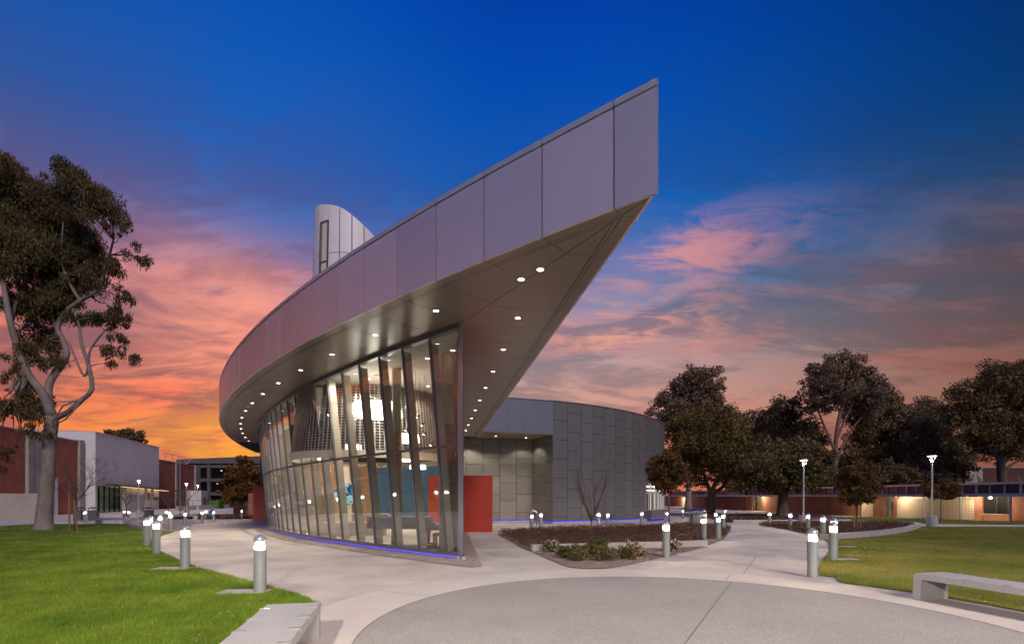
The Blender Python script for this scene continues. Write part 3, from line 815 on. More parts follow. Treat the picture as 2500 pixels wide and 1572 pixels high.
for k in range(-1, NM - 1):
    tA = (ZTR - (CB.z if k < 0 else bot_pt(cols_[k]).z)) / (6.14 - (CB.z if k < 0 else bot_pt(cols_[k]).z))
    tB = t_at(cols_[k + 1], ZTR)
    for t0a, t1a, t0b, t1b in ((.012, tA - .008, .012, tB - .008), (tA + .008, .99, tB + .008, .99)):
        p = [edge(k, t0a), edge(k + 1, t0b), edge(k + 1, t1b), edge(k, t1a)]
        q = [edge(k, t0a, .02), edge(k + 1, t0b, .02), edge(k + 1, t1b, .02), edge(k, t1a, .02)]
        MB().hexa(p + q).build('pane', m_glass, bld)
    ea, eb = edge(k, tA), edge(k + 1, tB)
    dirv = (eb - ea).normalized()
    MB().bar(ea + dirv * .034, eb - dirv * .034, .08, .075).build('transom', m_frame, bld)
    ea, eb = edge(k, 1.0), edge(k + 1, 1.0)
    MB().bar(ea + Vector((0, 0, .03)), eb + Vector((0, 0, .03)), .19, .11).build('head_rail', m_frame, bld)
    ea, eb = edge(k, 0.0), edge(k + 1, 0.0)
    MB().bar(ea + Vector((0, 0, -.05)), eb + Vector((0, 0, -.05)), .19, .11).build('sill', m_frame, bld)
    # concrete base with the blue strip light tucked below the sill
    oa = Vector((0, 0, -.13))
    MB().bar(ea + oa + Vector((.03, .03, -.07)), eb + oa + Vector((.03, .03, -.07)), .13, .26).build('base_kerb', m_cast, bld)
    nn = Vector((-(eb - ea).y, (eb - ea).x, 0)).normalized()
    if nn.y > 0 and k < 14: nn = -nn
    if nn.x > 0: nn = -nn
    MB().bar(ea + Vector((0, 0, -.118)) + nn * .045, eb + Vector((0, 0, -.118)) + nn * .045, .02, .016).build('strip_light', m_led, bld)
    MB().bar(ea + Vector((0, 0, -.106)) + nn * .07, eb + Vector((0, 0, -.106)) + nn * .07, .07, .008).build('drip_edge', m_cope, bld)
# leaning corner post: two plates
t1 = Vector((-.71, .70, 0)) * .19
t2 = Vector((RD[0], RD[1], 0)) * .16
zt = Vector((0, 0, .10)); zb = Vector((0, 0, -.10))
MB().hexa([CB + zb, CB + zb + t2, CB + zb + t2 + t1, CB + zb + t1, CTv + zt, CTv + zt + t2, CTv + zt + t2 + t1, CTv + zt + t1]).build('corner_post', m_post, bld)
MB().bar(CB + Vector((.02, .06, -.12)), CB + Vector((.02, .06, -.34)), .1, .1).build('base_kerb', m_cast, bld)
# straight glass side, standing upright, running away from the viewer
def RW(u): return (CT[0] + RD[0] * u, CT[1] + RD[1] * u)
for k in range(18):
    u0 = 1.15 + 1.372 * k; u1 = u0 + 1.372
    x0, y0 = RW(u0); x1, y1 = RW(u1)
    z0, z1 = gz(y0) + .15, gz(y1) + .15
    MB().bar((x0, y0, z0), (x0, y0, 6.14), .065, .16, (1, .15, 0)).build('mullion', m_frame, bld)
    if k > 2:
        MB().prism([(x0 - .06, y0), (x1 - .06, y1), (x1 + .06, y1), (x0 + .06, y0)], z0 + .05, 6.12).build('side_wall', m_cream, bld)
    else:
      for za, zb_ in ((z0 + .05, ZTR - .04), (ZTR + .04, 6.1)):
        MB().hexa([(x0, y0, za), (x1, y1, za), (x1 + .02, y1, za), (x0 + .02, y0, za), (x0, y0, zb_), (x1, y1, zb_), (x1 + .02, y1, zb_), (x0 + .02, y0, zb_)]).build('pane', m_glass, bld)
    MB().bar((x0, y0, ZTR), (x1, y1, ZTR), .14, .07).build('transom', m_frame, bld)
    MB().bar((x0, y0, 6.17), (x1, y1, 6.17), .19, .11).build('head_rail', m_frame, bld)
    MB().bar((x0, y0, z0 - .03), (x1, y1, z1 - .03), .19, .14).build('sill', m_frame, bld)

# interior shell
shell = [P(s, 2.95) for s in np.arange(7.4, 40, .8)] + [(-14.0, 36.5), (-4.9, 36.5)] + [RW(u) for u in (23.5, 12, 1.6)]
MB().add([(x, y, gz(y) + .09) for x, y in shell], [tuple(range(len(shell)))]).build('floor', m_floor, bld)
shc = [P(s, 2.3) for s in np.arange(7.0, 40, .8)] + [(-14.0, 36.5), (-4.9, 36.5)] + [RW(u) for u in (23.5, 12, .6)]
MB().prism(shc, ZS - .02, ZS + .02).build('ceiling', m_cream, bld)
MB().box(-13.2, -8.45, 32.0, 32.2, -.5, 6.2).build('timber_wall', m_wood, bld)
MB().box(-8.45, -4.0, 31.6, 31.8, -.5, 6.2).build('navy_wall', m_navy, bld)
MB().prism([P(s, 6.6) for s in np.arange(26, 40, 1.0)] + [P(s, 6.8) for s in np.arange(39, 25, -1.0)], -.8, 6.2).build('back_wall', m_cream, bld)
MB().box(-13.3, -13.1, 31.0, 34.0, -.6, 6.2).build('wall_end', m_cream, bld)
MB().box(-18.0, -4.9, 37.4, 37.6, -1, 6.2).build('back_wall', m_cream, bld)
# sloping lattice cone hung under the tower
LC = (-6.4, 22.9)
def cone_r(z): return 3.05 + (6.2 - z) * .11
mb = MB(); mb.lathe([(cone_r(6.2) - .12, 6.2), (cone_r(3.5) - .12, 3.5)], 36, LC + (0,)); mb.build('cone_lining', m_dark, bld)
mb = MB()
for i in range(24):
    z = 3.5 + 2.7 * i / 24; r = cone_r(z)
    mb.lathe([(r, z), (r, z + .035), (r - .05, z + .035)], 48, LC + (0,))
for i in range(110):
    a = 2 * math.pi * i / 110
    c, s_ = math.cos(a), math.sin(a)
    mb.bar((LC[0] + c * (cone_r(3.5) + .01), LC[1] + s_ * (cone_r(3.5) + .01), 3.5), (LC[0] + c * (cone_r(6.2) + .01), LC[1] + s_ * (cone_r(6.2) + .01), 6.2), .045, .03)
mb.build('lattice', m_lattice, bld, kind='stuff')
mb = MB(); mb.lathe([(3.4, 3.26), (3.4, 3.56), (3.3, 3.56), (3.3, 3.26), (3.4, 3.26)], 40, LC + (0,)); mb.build('cone_ring', m_cream, bld)
# columns
for (x, y, r) in ((-4.05, 17.7, .16), (-2.05, 15.9, .22), (-9.2, 24.6, .2)):
    c = MB().lathe([(r, gz(y) + .09), (r, 6.2)], 18, (x, y, 0)).build('column', m_column, bld, smooth=True)
    MB().lathe([(r + .03, gz(y) + .09), (r + .03, 4.0), (r, 4.0)], 18, (x, y, 0)).build('column_casing', m_wood, c, smooth=True)
# ceiling downlights indoors
for i, s in enumerate([8.4 + 1.365 * k for k in range(20)]):
    x, y = P(s, 3.5)
    downlight(x, y, ZS - .02, r=.07, power=420 if i not in (0, 1, 2, 3) and i < 17 else 0, angle=130, colr=(1, .84, .66))

for x, y in ((-3.4, 20.4), (-4.0, 27.2), (-6.8, 28.6), (-9.6, 29.6), (-11.8, 29.8), (-6.2, 18.9), (-9.2, 26.6), (-4.6, 30.4)):  # extra downlights added deeper inside to brighten the dim interior
    downlight(x, y, ZS - .02, r=.07, power=420, angle=140, colr=(1, .84, .66))
# the white tower on the roof: a cone with a slanting top, clad in panels
TC = (-7.0, 22.0)
tower = MB().lathe([(1.58, 7.85), (1.42, 12.6)], 40, TC + (0,)).build('tower', m_dark, bld)
def tr(z): return 1.68 - (z - 7.85) * .028
def tower_pt(a, z, o=0.0): r = tr(z) + o; return (TC[0] + r * math.sin(a), TC[1] - r * math.cos(a), z)
def ztop(a):
    x = TC[0] + 1.5 * math.sin(a) + 7.15
    return 13.55 - .30 * x - .42 * max(0.0, x - .15) ** 1.3
for k in range(20):
    a0, a1 = R(-36 + 18 * k) + .012, R(-18 + 18 * k) - .012
    tiers = [(7.85, 11.62), (11.65, None)]
    if k == 0: tiers = [(13.02, None)]
    for z0, z1 in tiers:
        mb = MB(); n = 4; vs = []
        for i in range(n + 1):
            a = a0 + (a1 - a0) * i / n
            zz = z1 if z1 else ztop(a)
            vs += [tower_pt(a, z0), tower_pt(a, zz), tower_pt(a, zz, -.05), tower_pt(a, z0, -.05)]
        fs = []
        for i in range(n):
            for j in range(4): fs.append((i * 4 + j, i * 4 + (j + 1) % 4, i * 4 + 4 + (j + 1) % 4, i * 4 + 4 + j))
        fs += [(3, 2, 1, 0), (n * 4, n * 4 + 1, n * 4 + 2, n * 4 + 3)]
        mb.add(vs, fs).build('tower_panel', m_tower, tower)
a0, a1 = R(-36), R(-18)
m_litwall = emat('lit_stair_wall', (.52, .42, .35), .62)
for z0, z1 in ((7.9, 11.3), (11.36, 12.98)):
    p, q, r_, t_ = tower_pt(a0 + .03, z0, -.03), tower_pt(a1 - .03, z0, -.03), tower_pt(a1 - .03, z1, -.03), tower_pt(a0 + .03, z1, -.03)
    MB().add([p, q, r_, t_], [(0, 1, 2, 3)]).build('window_pane', m_glass, tower)
for a, in ((a0 + .02,), (a1 - .02,)):
    MB().bar(tower_pt(a, 7.9, -.01), tower_pt(a, 13.0, -.01), .05, .06).build('window_frame', m_frame, tower)
for z in (11.33, 12.99):
    MB().bar(tower_pt(a0, z, -.01), tower_pt(a1, z, -.01), .05, .06).build('window_frame', m_frame, tower)
MB().add([tower_pt(a0, 8, -.1), tower_pt(a1, 8, -.1), tower_pt(a1, 13, -.1), tower_pt(a0, 13, -.1)], [(0, 1, 2, 3)]).build('window_back', m_litwall, tower)
cap = [tower_pt(R(9 * i), ztop(R(9 * i)) - .03, -.06) for i in range(40)]
MB().add(cap, [tuple(range(40))]).build('tower_top', m_tower, tower)

# ------------------------------------------------------------------ things inside the pavilion
def pendant(label, px, py, wpx, hpx, y, dim=False, cable=True):
    x, _, z = pt(px, py, y); d = wpx * y / 1230; h = max(.14, hpx * y / 1230 - .5 * d * (z - EYE) / y)
    t = thing('pendant_lamp', label, 'pendant lamp', (x, y, z), group='pendant lamps in the pavilion')
    m = m_dimshade if dim else m_shade
    r = d / 2
    MB().lathe([(r * .92, z + h / 2), (r, z - h / 2), (r - .02, z - h / 2), (r * .92 - .02, z + h / 2), (r * .92, z + h / 2)], 28, (x, y, 0)).build('shade', m, t, smooth=False)
    MB().lathe([(r * .95, z - h / 2 + .03), (.001, z - h / 2 + .03)], 28, (x, y, 0)).build('diffuser', m, t)
    if cable:
        MB().tube([(x, y, z + h / 2 + .02), (x + .03, y, z + h / 2 + (6.2 - z) * .4), (x, y, 6.2)], .008, 5).build('cable', m_cable, t)
        MB().lathe([(.12, 6.2), (.12, 6.17), (.001, 6.17)], 16, (x, y, 0)).build('ceiling_rose', m_cream, t)
        for a in (0, 2.09, 4.19):
            MB().tube([(x, y, z + h / 2 + .35), (x + r * .9 * math.cos(a), y + r * .9 * math.sin(a), z + h / 2 - .01)], .004, 4).build('cable', m_cable, t)
    return t
pendant('largest white drum pendant, high behind the middle panes', 921, 1001, 122, 40, 18.6)
pendant('wide dim ring pendant below the largest drum', 882, 1050, 118, 18, 21.4, dim=True)
pendant('white drum pendant left of the green-lit column, above the transom', 866, 1096, 56, 22, 20.0)
pendant('white drum pendant just right of the round column', 992, 1070, 64, 22, 18.6)
pendant('small white pendant below the transom beside the column', 990, 1120, 24, 14, 21.5)
pendant('flat white pendant above the red wall', 1020, 1140, 40, 11, 21.0)
pendant('tall white pendant at the left, just over the transom', 770, 1107, 28, 30, 22.5)
pendant('white pendant second from the left over the transom', 745, 1110, 24, 26, 24.0)
pendant('small white pendant over the transom nearest the left curve', 797, 1119, 16, 14, 26.0)
pendant('small low white pendant before the timber wall', 779, 1161, 15, 10, 25.0)
pendant('tiny low pendant right of the timber wall edge', 803, 1152, 8, 11, 26.0)

# small track spotlights below the ceiling
SPOT_AT = ['left of the largest drum pendant', 'below the left edge of the largest drum pendant', 'below the middle of the largest drum pendant', 'high on the lattice by the corner panes', 'halfway down the lattice by the corner panes', 'lowest beside the corner transom',
           'left above the dim ring pendant', 'just right of the round column', 'before the lattice over the second pendant from the left', 'before the lattice left of the dim ring', 'topmost pair on the right lattice', 'below the dim ring pendant', 'right of the dim ring, left of the column', 'between the right pendant and the corner post']
for i, (px_, py_, y_) in enumerate([(802, 1012, 19.5), (868, 1022, 19), (925, 1030, 20), (1008, 1003, 18), (1030, 1038, 18.5), (1052, 1086, 18), (830, 1075, 21), (990, 1050, 20), (760, 1060, 23), (788, 1030, 22), (1018, 1018, 19), (905, 1072, 22), (948, 1078, 21), (1035, 1060, 19)]):
    x, y, z = pt(px_, py_, y_)
    t = thing('track_spotlight', 'small bright spotlight ' + SPOT_AT[i], 'spotlight', (x, y, z), group='small spotlights hung in the pavilion')
    MB().tube([(x, y, z), (x + .10, y - .05, z + .10)], .035, 10).build('can', m_black, t)
    MB().tube([(x - .012, y + .006, z - .012), (x - .002, y + .001, z - .002)], .033, 10).build('lens', m_spot, t)
    MB().tube([(x + .1, y - .05, z + .1), (x + .1, y - .05, 6.2)], .006, 4).build('rod', m_black, t)

# grand piano seen from its long side, keyboard to the right
pn = thing('grand_piano', 'dark grey grand piano standing behind the corner panes', 'piano', (-3.9, 17.6, gz(17.6) + .09))
m_piano = pmat('piano_lacquer', (.075, .072, .078), .35, var=.05)
pz = gz(17.6) + .09
plan = [(-2.52, 16.9), (-2.52, 18.3), (-4.2, 18.25), (-4.9, 17.95), (-5.05, 17.55), (-4.75, 17.2), (-4.2, 17.08), (-3.6, 16.95), (-3.0, 16.9)]
MB().prism([(x if x < -2.9 else x - .35, y) for x, y in plan], pz + .62, pz + .98).build('case', m_piano, pn)
MB().prism([(x if x < -2.9 else x - .33, y + (0.0)) for x, y in plan], pz + .985, pz + 1.01).build('lid', m_piano, pn)
MB().box(-2.87, -2.50, 16.95, 18.25, pz + .60, pz + .74).build('keybed', m_piano, pn)
MB().box(-2.86, -2.62, 17.05, 18.15, pz + .742, pz + .765).build('keyboard', m_cream, pn)
MB().prism([(-2.87, 16.92), (-2.52, 16.92), (-2.52, 16.98), (-2.87, 16.98)], pz + .6, lambda x, y: pz + (.97 if x < -2.7 else .78)).build('cheek', m_piano, pn)
for x, y in ((-3.0, 17.02), (-3.0, 18.1), (-4.75, 17.6)):
    MB().lathe([(.035, pz), (.05, pz + .05), (.07, pz + .35), (.11, pz + .6), (.11, pz + .62)], 10, (x, y, 0)).build('leg', m_piano, pn)
MB().tube([(-3.0, 17.6, pz + .6), (-3.15, 17.6, pz + .1)], .015, 6).build('pedal_lyre', m_piano, pn)
MB().box(-3.05, -2.75, 17.5, 17.7, pz + .06, pz + .1).build('pedals', m_piano, pn)
ps = thing('piano_bench', 'small dark piano bench at the right end of the grand piano', 'bench', (-2.35, 16.9, gz(16.9) + .09))
MB().box(-2.62, -2.12, 16.6, 17.2, pz + .42, pz + .5).build('seat', m_piano, ps)
for x in (-2.58, -2.16):
    for y in (16.64, 17.16): MB().box(x - .03, x + .03, y - .03, y + .03, pz, pz + .42).build('leg', m_piano, ps)
# glowing globe
gl = thing('globe_display', 'glowing blue and white globe display before the timber wall', 'globe', (-9.05, 27.4, .2))
mgl, nt, out = new_mat('globe_image')
N = nt.nodes; L = nt.links
t_ = N.new('ShaderNodeTexCoord'); nn_ = N.new('ShaderNodeTexNoise'); nn_.inputs['Scale'].default_value = 2.3; nn_.inputs['Detail'].default_value = 8; nn_.inputs['Distortion'].default_value = 1.4
L.new(t_.outputs['Object'], nn_.inputs['Vector'])
cr = N.new('ShaderNodeValToRGB'); L.new(nn_.outputs['Fac'], cr.inputs[0])
els = cr.color_ramp.elements; els[0].position = .36; els[0].color = (.006, .03, .06, 1); els[1].position = .62; els[1].color = (.75, .9, .95, 1)
e2 = els.new(.47); e2.color = (.02, .16, .24, 1); e3 = els.new(.52); e3.color = (.35, .62, .66, 1)
em = N.new('ShaderNodeEmission'); em.inputs[1].default_value = 1.1; L.new(cr.outputs[0], em.inputs[0]); L.new(em.outputs[0], out.inputs[0])
prof = [(.6 * math.cos(R(a)), 1.86 + .6 * math.sin(R(a))) for a in range(-90, 91, 9)]
MB().lathe(prof, 32, (-9.05, 27.4, 0)).build('sphere', mgl, gl, smooth=True)
MB().tube([(-9.05, 27.4, gz(27.4) + .09), (-9.05, 27.4, 1.3)], .04, 8).build('stand', m_black, gl)
# railing and counter
rl = thing('handrail', 'pale metal handrail with posts before the navy wall', 'railing', (-7.2, 24.2, gz(24.2) + .09))
rz0 = gz(24.2) + .09
MB().tube([(-8.6, 24.2, rz0 + 1.0), (-6.0, 24.2, rz0 + 1.0), (-5.5, 24.2, rz0 + .7)], .03, 8).build('rail', m_clip, rl)
MB().tube([(-8.6, 24.2, rz0 + .62), (-5.5, 24.2, rz0 + .62)], .02, 8).build('rail', m_clip, rl)
for x in (-8.6, -7.9, -7.2, -6.5, -5.9):
    MB().tube([(x, 24.2, rz0), (x, 24.2, rz0 + 1.0)], .02, 8).build('post', m_clip, rl)
ct = thing('reception_counter', 'low pale grey counter behind the left panes', 'counter', (-9.0, 23.2, gz(23.2) + .09))
cz = gz(23.2) + .09
for i in range(4): MB().box(-9.2 + .82 * i, -8.4 + .82 * i - .01, 23.4, 23.9, cz, cz + .55).build('front_panel', m_fin, ct)
MB().box(-9.25, -5.85, 23.3, 24.0, cz + .555, cz + .6).build('counter_top', m_cream, ct)
# red walls
def red_wall(label, x0, x1, y0, y1, z0, z1, splits):
    t = thing('red_wall', label, 'wall', ((x0 + x1) / 2, (y0 + y1) / 2, z0))
    MB().box(x0 + .03, x1 - .03, y0 + .03, y1 - .03, z0, z1 - .02).build('core', m_dark, t)
    zz = [z0] + list(splits) + [z1]
    for i in range(len(zz) - 1):
        MB().box(x0, x1, y0, y1, zz[i] + (.008 if i else 0), zz[i + 1]).build('panel', m_red, t)
    return t
red_wall('red panelled wall crossing the glass beside the corner post', -4.7, -1.10, 28.2, 28.55, gz(28.2), 2.92, (gz(28.2) + .18, gz(28.2) + 1.38, 2.2))
red_wall('tall red wall edge at the far left end of the glass', -25.5, -23.6, 49.6, 50.2, gz(50), 2.75, (1.2,))

# ------------------------------------------------------------------ the round panelled hall
DC, DR = (-8.5, 63.2), 26.46
hall = thing('round_hall', 'round grey panelled hall behind the pavilion', 'building', (3.3, 39.5, g(39.5)))
ang0 = math.atan2(39.49 - DC[1], 3.24 - DC[0])
def D(a, o=0.0): return (DC[0] + (DR + o) * math.cos(a), DC[1] + (DR + o) * math.sin(a))
HT = 9.22
drum = [D(ang0 + R(1.9) * i, -.06) for i in range(1, 70)] + [(-30, 80), (-30, 60), (-6.5, 46), (2.3, 44.3), (3.8, 40.3)]
MB().prism(drum, -1.2, HT - .05).build('core', m_dark, hall)
CW = R(2.93)                                # one column of panels
WIN0 = 9
def drum_panel(a0, a1, z0, z1, m):
    mb = MB(); n = 2; vs = []; ga = .016 / DR
    for i in range(n + 1):
        a = a0 + ga + (a1 - a0 - 2 * ga) * i / n
        p, q = D(a), D(a, -.05); vs += [(p[0], p[1], z0 + .016), (p[0], p[1], z1 - .016), (q[0], q[1], z1 - .016), (q[0], q[1], z0 + .016)]
    fs = []
    for i in range(n):
        for j in range(4): fs.append((i * 4 + j, i * 4 + (j + 1) % 4, i * 4 + 4 + (j + 1) % 4, i * 4 + 4 + j))
    fs += [(3, 2, 1, 0), (n * 4, n * 4 + 1, n * 4 + 2, n * 4 + 3)]
    mb.add(vs, fs).build('panel', m, hall)
ROW = 1.52
for k in range(24):
    a0 = ang0 + CW * k; a1 = a0 + CW
    yb = D((a0 + a1) / 2)[1]; zb0 = g(yb) + .28
    cuts = [HT - (1.5 if k % 2 == 0 else .82) - ROW * j for j in range(7)]
    zz = [HT] + [c for c in cuts if c > zb0 + .25] + [zb0]
    for i in range(len(zz) - 1):
        z1, z0 = zz[i], zz[i + 1]
        if WIN0 <= k < WIN0 + 6:               # window band
            if z0 < 2.95 and z1 > .5:
                if z1 > 3.0: drum_panel(a0, a1, 2.95, z1, m_drum[(k * 7 + i * 3) % 3])
                continue
            if z1 <= .5: continue
        drum_panel(a0, a1, z0, z1, m_drum[(k * 7 + i * 3 + k // 3) % 3])
    p, q = D(a0, .0), D(a1, .0)
    MB().bar((p[0], p[1], HT + .03), (q[0], q[1], HT + .03), .16, .06).build('coping', m_cope, hall)
    p, q = D(a0, -.02), D(a1, -.02)
    MB().bar((p[0], p[1], zb0 - .03), (q[0], q[1], zb0 - .03), .05, .03).build('strip_light', m_ledh, hall)
    MB().bar((p[0], p[1], zb0 - .2), (q[0], q[1], zb0 - .2), .12, .28).build('base_kerb', m_cast, hall)
# window band with lit room behind
m_lit = emat('lit_room', (1.0, .86, .52), 1.5)
m_tubel = emat('tube_light', (1, .97, .85), 14)
for k in range(WIN0, WIN0 + 6):
    a0 = ang0 + CW * k; a1 = a0 + CW
    p0, p1 = D(a0, -.03), D(a1, -.03)
    for j in range(2):
        q0 = Vector(p0 + (0,)).lerp(Vector(p1 + (0,)), j / 2); q1 = Vector(p0 + (0,)).lerp(Vector(p1 + (0,)), (j + 1) / 2)
        MB().bar((q0.x, q0.y, .48), (q0.x, q0.y, 2.95), .07, .1).build('window_mullion', m_paintg, hall)
        for z0, z1 in ((.55, 2.0), (2.1, 2.9)):
            MB().hexa([(q0.x, q0.y, z0), (q1.x, q1.y, z0), (q1.x, q1.y + .02, z0), (q0.x, q0.y + .02, z0), (q0.x, q0.y, z1), (q1.x, q1.y, z1), (q1.x, q1.y + .02, z1), (q0.x, q0.y + .02, z1)]).build('pane', m_glass, hall)
    MB().bar(p0 + (2.05,), p1 + (2.05,), .1, .09).build('window_transom', m_paintg, hall)
    q0, q1 = D(a0, -.058), D(a1, -.058)
    MB().add([(q0[0], q0[1], .5), (q1[0], q1[1], .5), (q1[0], q1[1], 2.95), (q0[0], q0[1], 2.95)], [(0, 1, 2, 3)]).build('lit_room', m_lit, hall)
    for z in (2.3, 2.68):
        q0, q1 = D(a0 + .012, -.05), D(a1 - .012, -.05)
        MB().bar(q0 + (z,), q1 + (z,), .02, .05).build('tube_light', m_tubel, hall)
    # knee wall standing proud below the windows
    r0, r1 = D(a0, .55), D(a1, .55); s0, s1 = D(a0, 0.02), D(a1, .02)
    zk = g(r0[1])
    MB().hexa([(r0[0], r0[1], zk + .25), (r1[0], r1[1], zk + .25), s1 + (zk + .25,), s0 + (zk + .25,), r0 + (.42,), r1 + (.42,), s1 + (.42,), s0 + (.42,)]).build('knee_wall', m_drum[1], hall)
    MB().bar(D(a0, .29) + (.45,), D(a1, .29) + (.45,), .64, .05).build('window_sill', m_cast, hall)
    MB().bar(D(a0, .5) + (zk + .22,), D(a1, .5) + (zk + .22,), .05, .03).build('strip_light', m_ledh, hall)
# entrance recess on the left of the drum
A = Vector((3.24, 39.49)); Bp = Vector((-2.6, 37.3)); BW0 = Vector((-5.2, 41.2)); BW1 = Vector((1.76, 43.0))
n = 5
for i in range(n):
    a = A.lerp(Bp, (i + .004) / n); b = A.lerp(Bp, (i + .996) / n)
    MB().hexa([(a.x, a.y, 6.57), (b.x, b.y, 6.57), (b.x, b.y + .1, 6.57), (a.x, a.y + .1, 6.57), (a.x, a.y, HT), (b.x, b.y, HT), (b.x, b.y + .1, HT), (a.x, a.y + .1, HT)]).build('fascia_panel', m_drumtop, hall)
MB().bar((A.x, A.y, HT + .03), (Bp.x, Bp.y, HT + .03), .16, .06).build('coping', m_cope, hall)
MB().prism([(A.x, A.y + .12), (Bp.x, Bp.y + .12), (BW0.x, BW0.y + .3), (BW1.x + .3, BW1.y + .3)], 6.6, HT - .1).build('recess_roof', m_dark, hall)
MB().prism([(A.x - .02, A.y + .02), (Bp.x, Bp.y + .02), (BW0.x, BW0.y), (BW1.x, BW1.y)], 6.56, 6.59).build('recess_soffit', pmat('recess_soffit', (.33, .26, .17), .5, .2), hall)
m_rec = [pmat('recess_panel_%d' % i, tuple(x * k for x in (.235, .22, .195)), .5, .2, var=.04, scale=1.2) for i, k in enumerate((.92, 1.0, 1.08))]
def flat_panels(p, q, ncol, z0f, z1, ph=0):
    d = (q - p); nn = Vector((d.y, -d.x)).normalized() * .05
    for c in range(ncol):
        a = p.lerp(q, (c + .012) / ncol); b = p.lerp(q, (c + .988) / ncol)
        z0 = z0f + .25
        cuts = [z1 - (.62 if (c + ph) % 2 else 1.6) - ROW * j for j in range(6)]
        zz = [z1] + [x for x in cuts if x > z0 + .2] + [z0]
        for i in range(len(zz) - 1):
            za, zb_ = zz[i + 1] + .016, zz[i] - .016
            MB().hexa([(a.x, a.y, za), (b.x, b.y, za), (b.x - nn.x, b.y - nn.y, za), (a.x - nn.x, a.y - nn.y, za), (a.x, a.y, zb_), (b.x, b.y, zb_), (b.x - nn.x, b.y - nn.y, zb_), (a.x - nn.x, a.y - nn.y, zb_)]).build('recess_panel', m_rec[(c * 5 + i * 2) % 3], hall)
    MB().bar((p.x + nn.x * .2, p.y + nn.y * .2, z0f + .22), (q.x + nn.x * .2, q.y + nn.y * .2, z0f + .22), .05, .03).build('strip_light', m_ledh, hall)
    MB().bar((p.x, p.y, z0f + .09), (q.x, q.y, z0f + .09), .1, .22).build('base_kerb', m_cast, hall)
flat_panels(BW0, BW1, 5, g(42), 6.55)
flat_panels(BW1, A - Vector((.03, 0)), 3, g(41), 6.55, 1)
MB().prism([(BW0.x, BW0.y + .08), (BW1.x, BW1.y + .08), (BW1.x, BW1.y + .4), (BW0.x, BW0.y + .4)], -1, 6.6).build('core', m_dark, hall)
MB().prism([(BW1.x + .06, BW1.y), (A.x + .04, A.y + .05), (A.x + .4, A.y + .4), (BW1.x + .4, BW1.y + .2)], -1, 6.6).build('core', m_dark, hall)
for x, y, pw in ((-1.3, 40.3, 160), (1.15, 41.5, 160), (-3.3, 40.2, 420)):
    downlight(x, y, 6.56, hall, r=.09, power=pw, angle=120, blend=.35, colr=(1, .88, .7))

# ------------------------------------------------------------------ bollard lights
def make_bollard():
    t = thing('bollard_light', 'bollard', 'bollard', group='lit bollards along the paths')
    r = .108
    p = MB().lathe([(r, -.05), (r, .775), (r - .012, .78)], 28).build('post', m_bpost, t, smooth=False)
    p.data.shade_smooth()
    MB().lathe([(r - .03, .775), (r - .03, .945)], 20).build('lens', m_lens, t)
    lv = MB()
    for i in range(4):
        z = .80 + i * .036
        lv.lathe([(r - .026, z + .010), (r + .001, z), (r + .001, z + .013), (r - .026, z + .020)], 28)
    for k in range(4):
        a = math.pi / 4 + k * math.pi / 2
        lv.bar(((r - .008) * math.cos(a), (r - .008) * math.sin(a), .775), ((r - .008) * math.cos(a), (r - .008) * math.sin(a), .945), .010, .010)
    lv.build('louvre', m_bdome, t)
    d = MB().lathe([(r + .002, .935), (r + .003, .955)] + [((r + .002) * math.cos(R(a)), .955 + .105 * math.sin(R(a))) for a in range(0, 90, 11)] + [(.001, 1.06)], 28).build('dome', m_bdome, t, smooth=True)
    MB().lathe([(.010, 1.056), (.010, 1.066), (.001, 1.068)], 8).build('screw', m_clip, d)
    return t
proto = make_bollard()
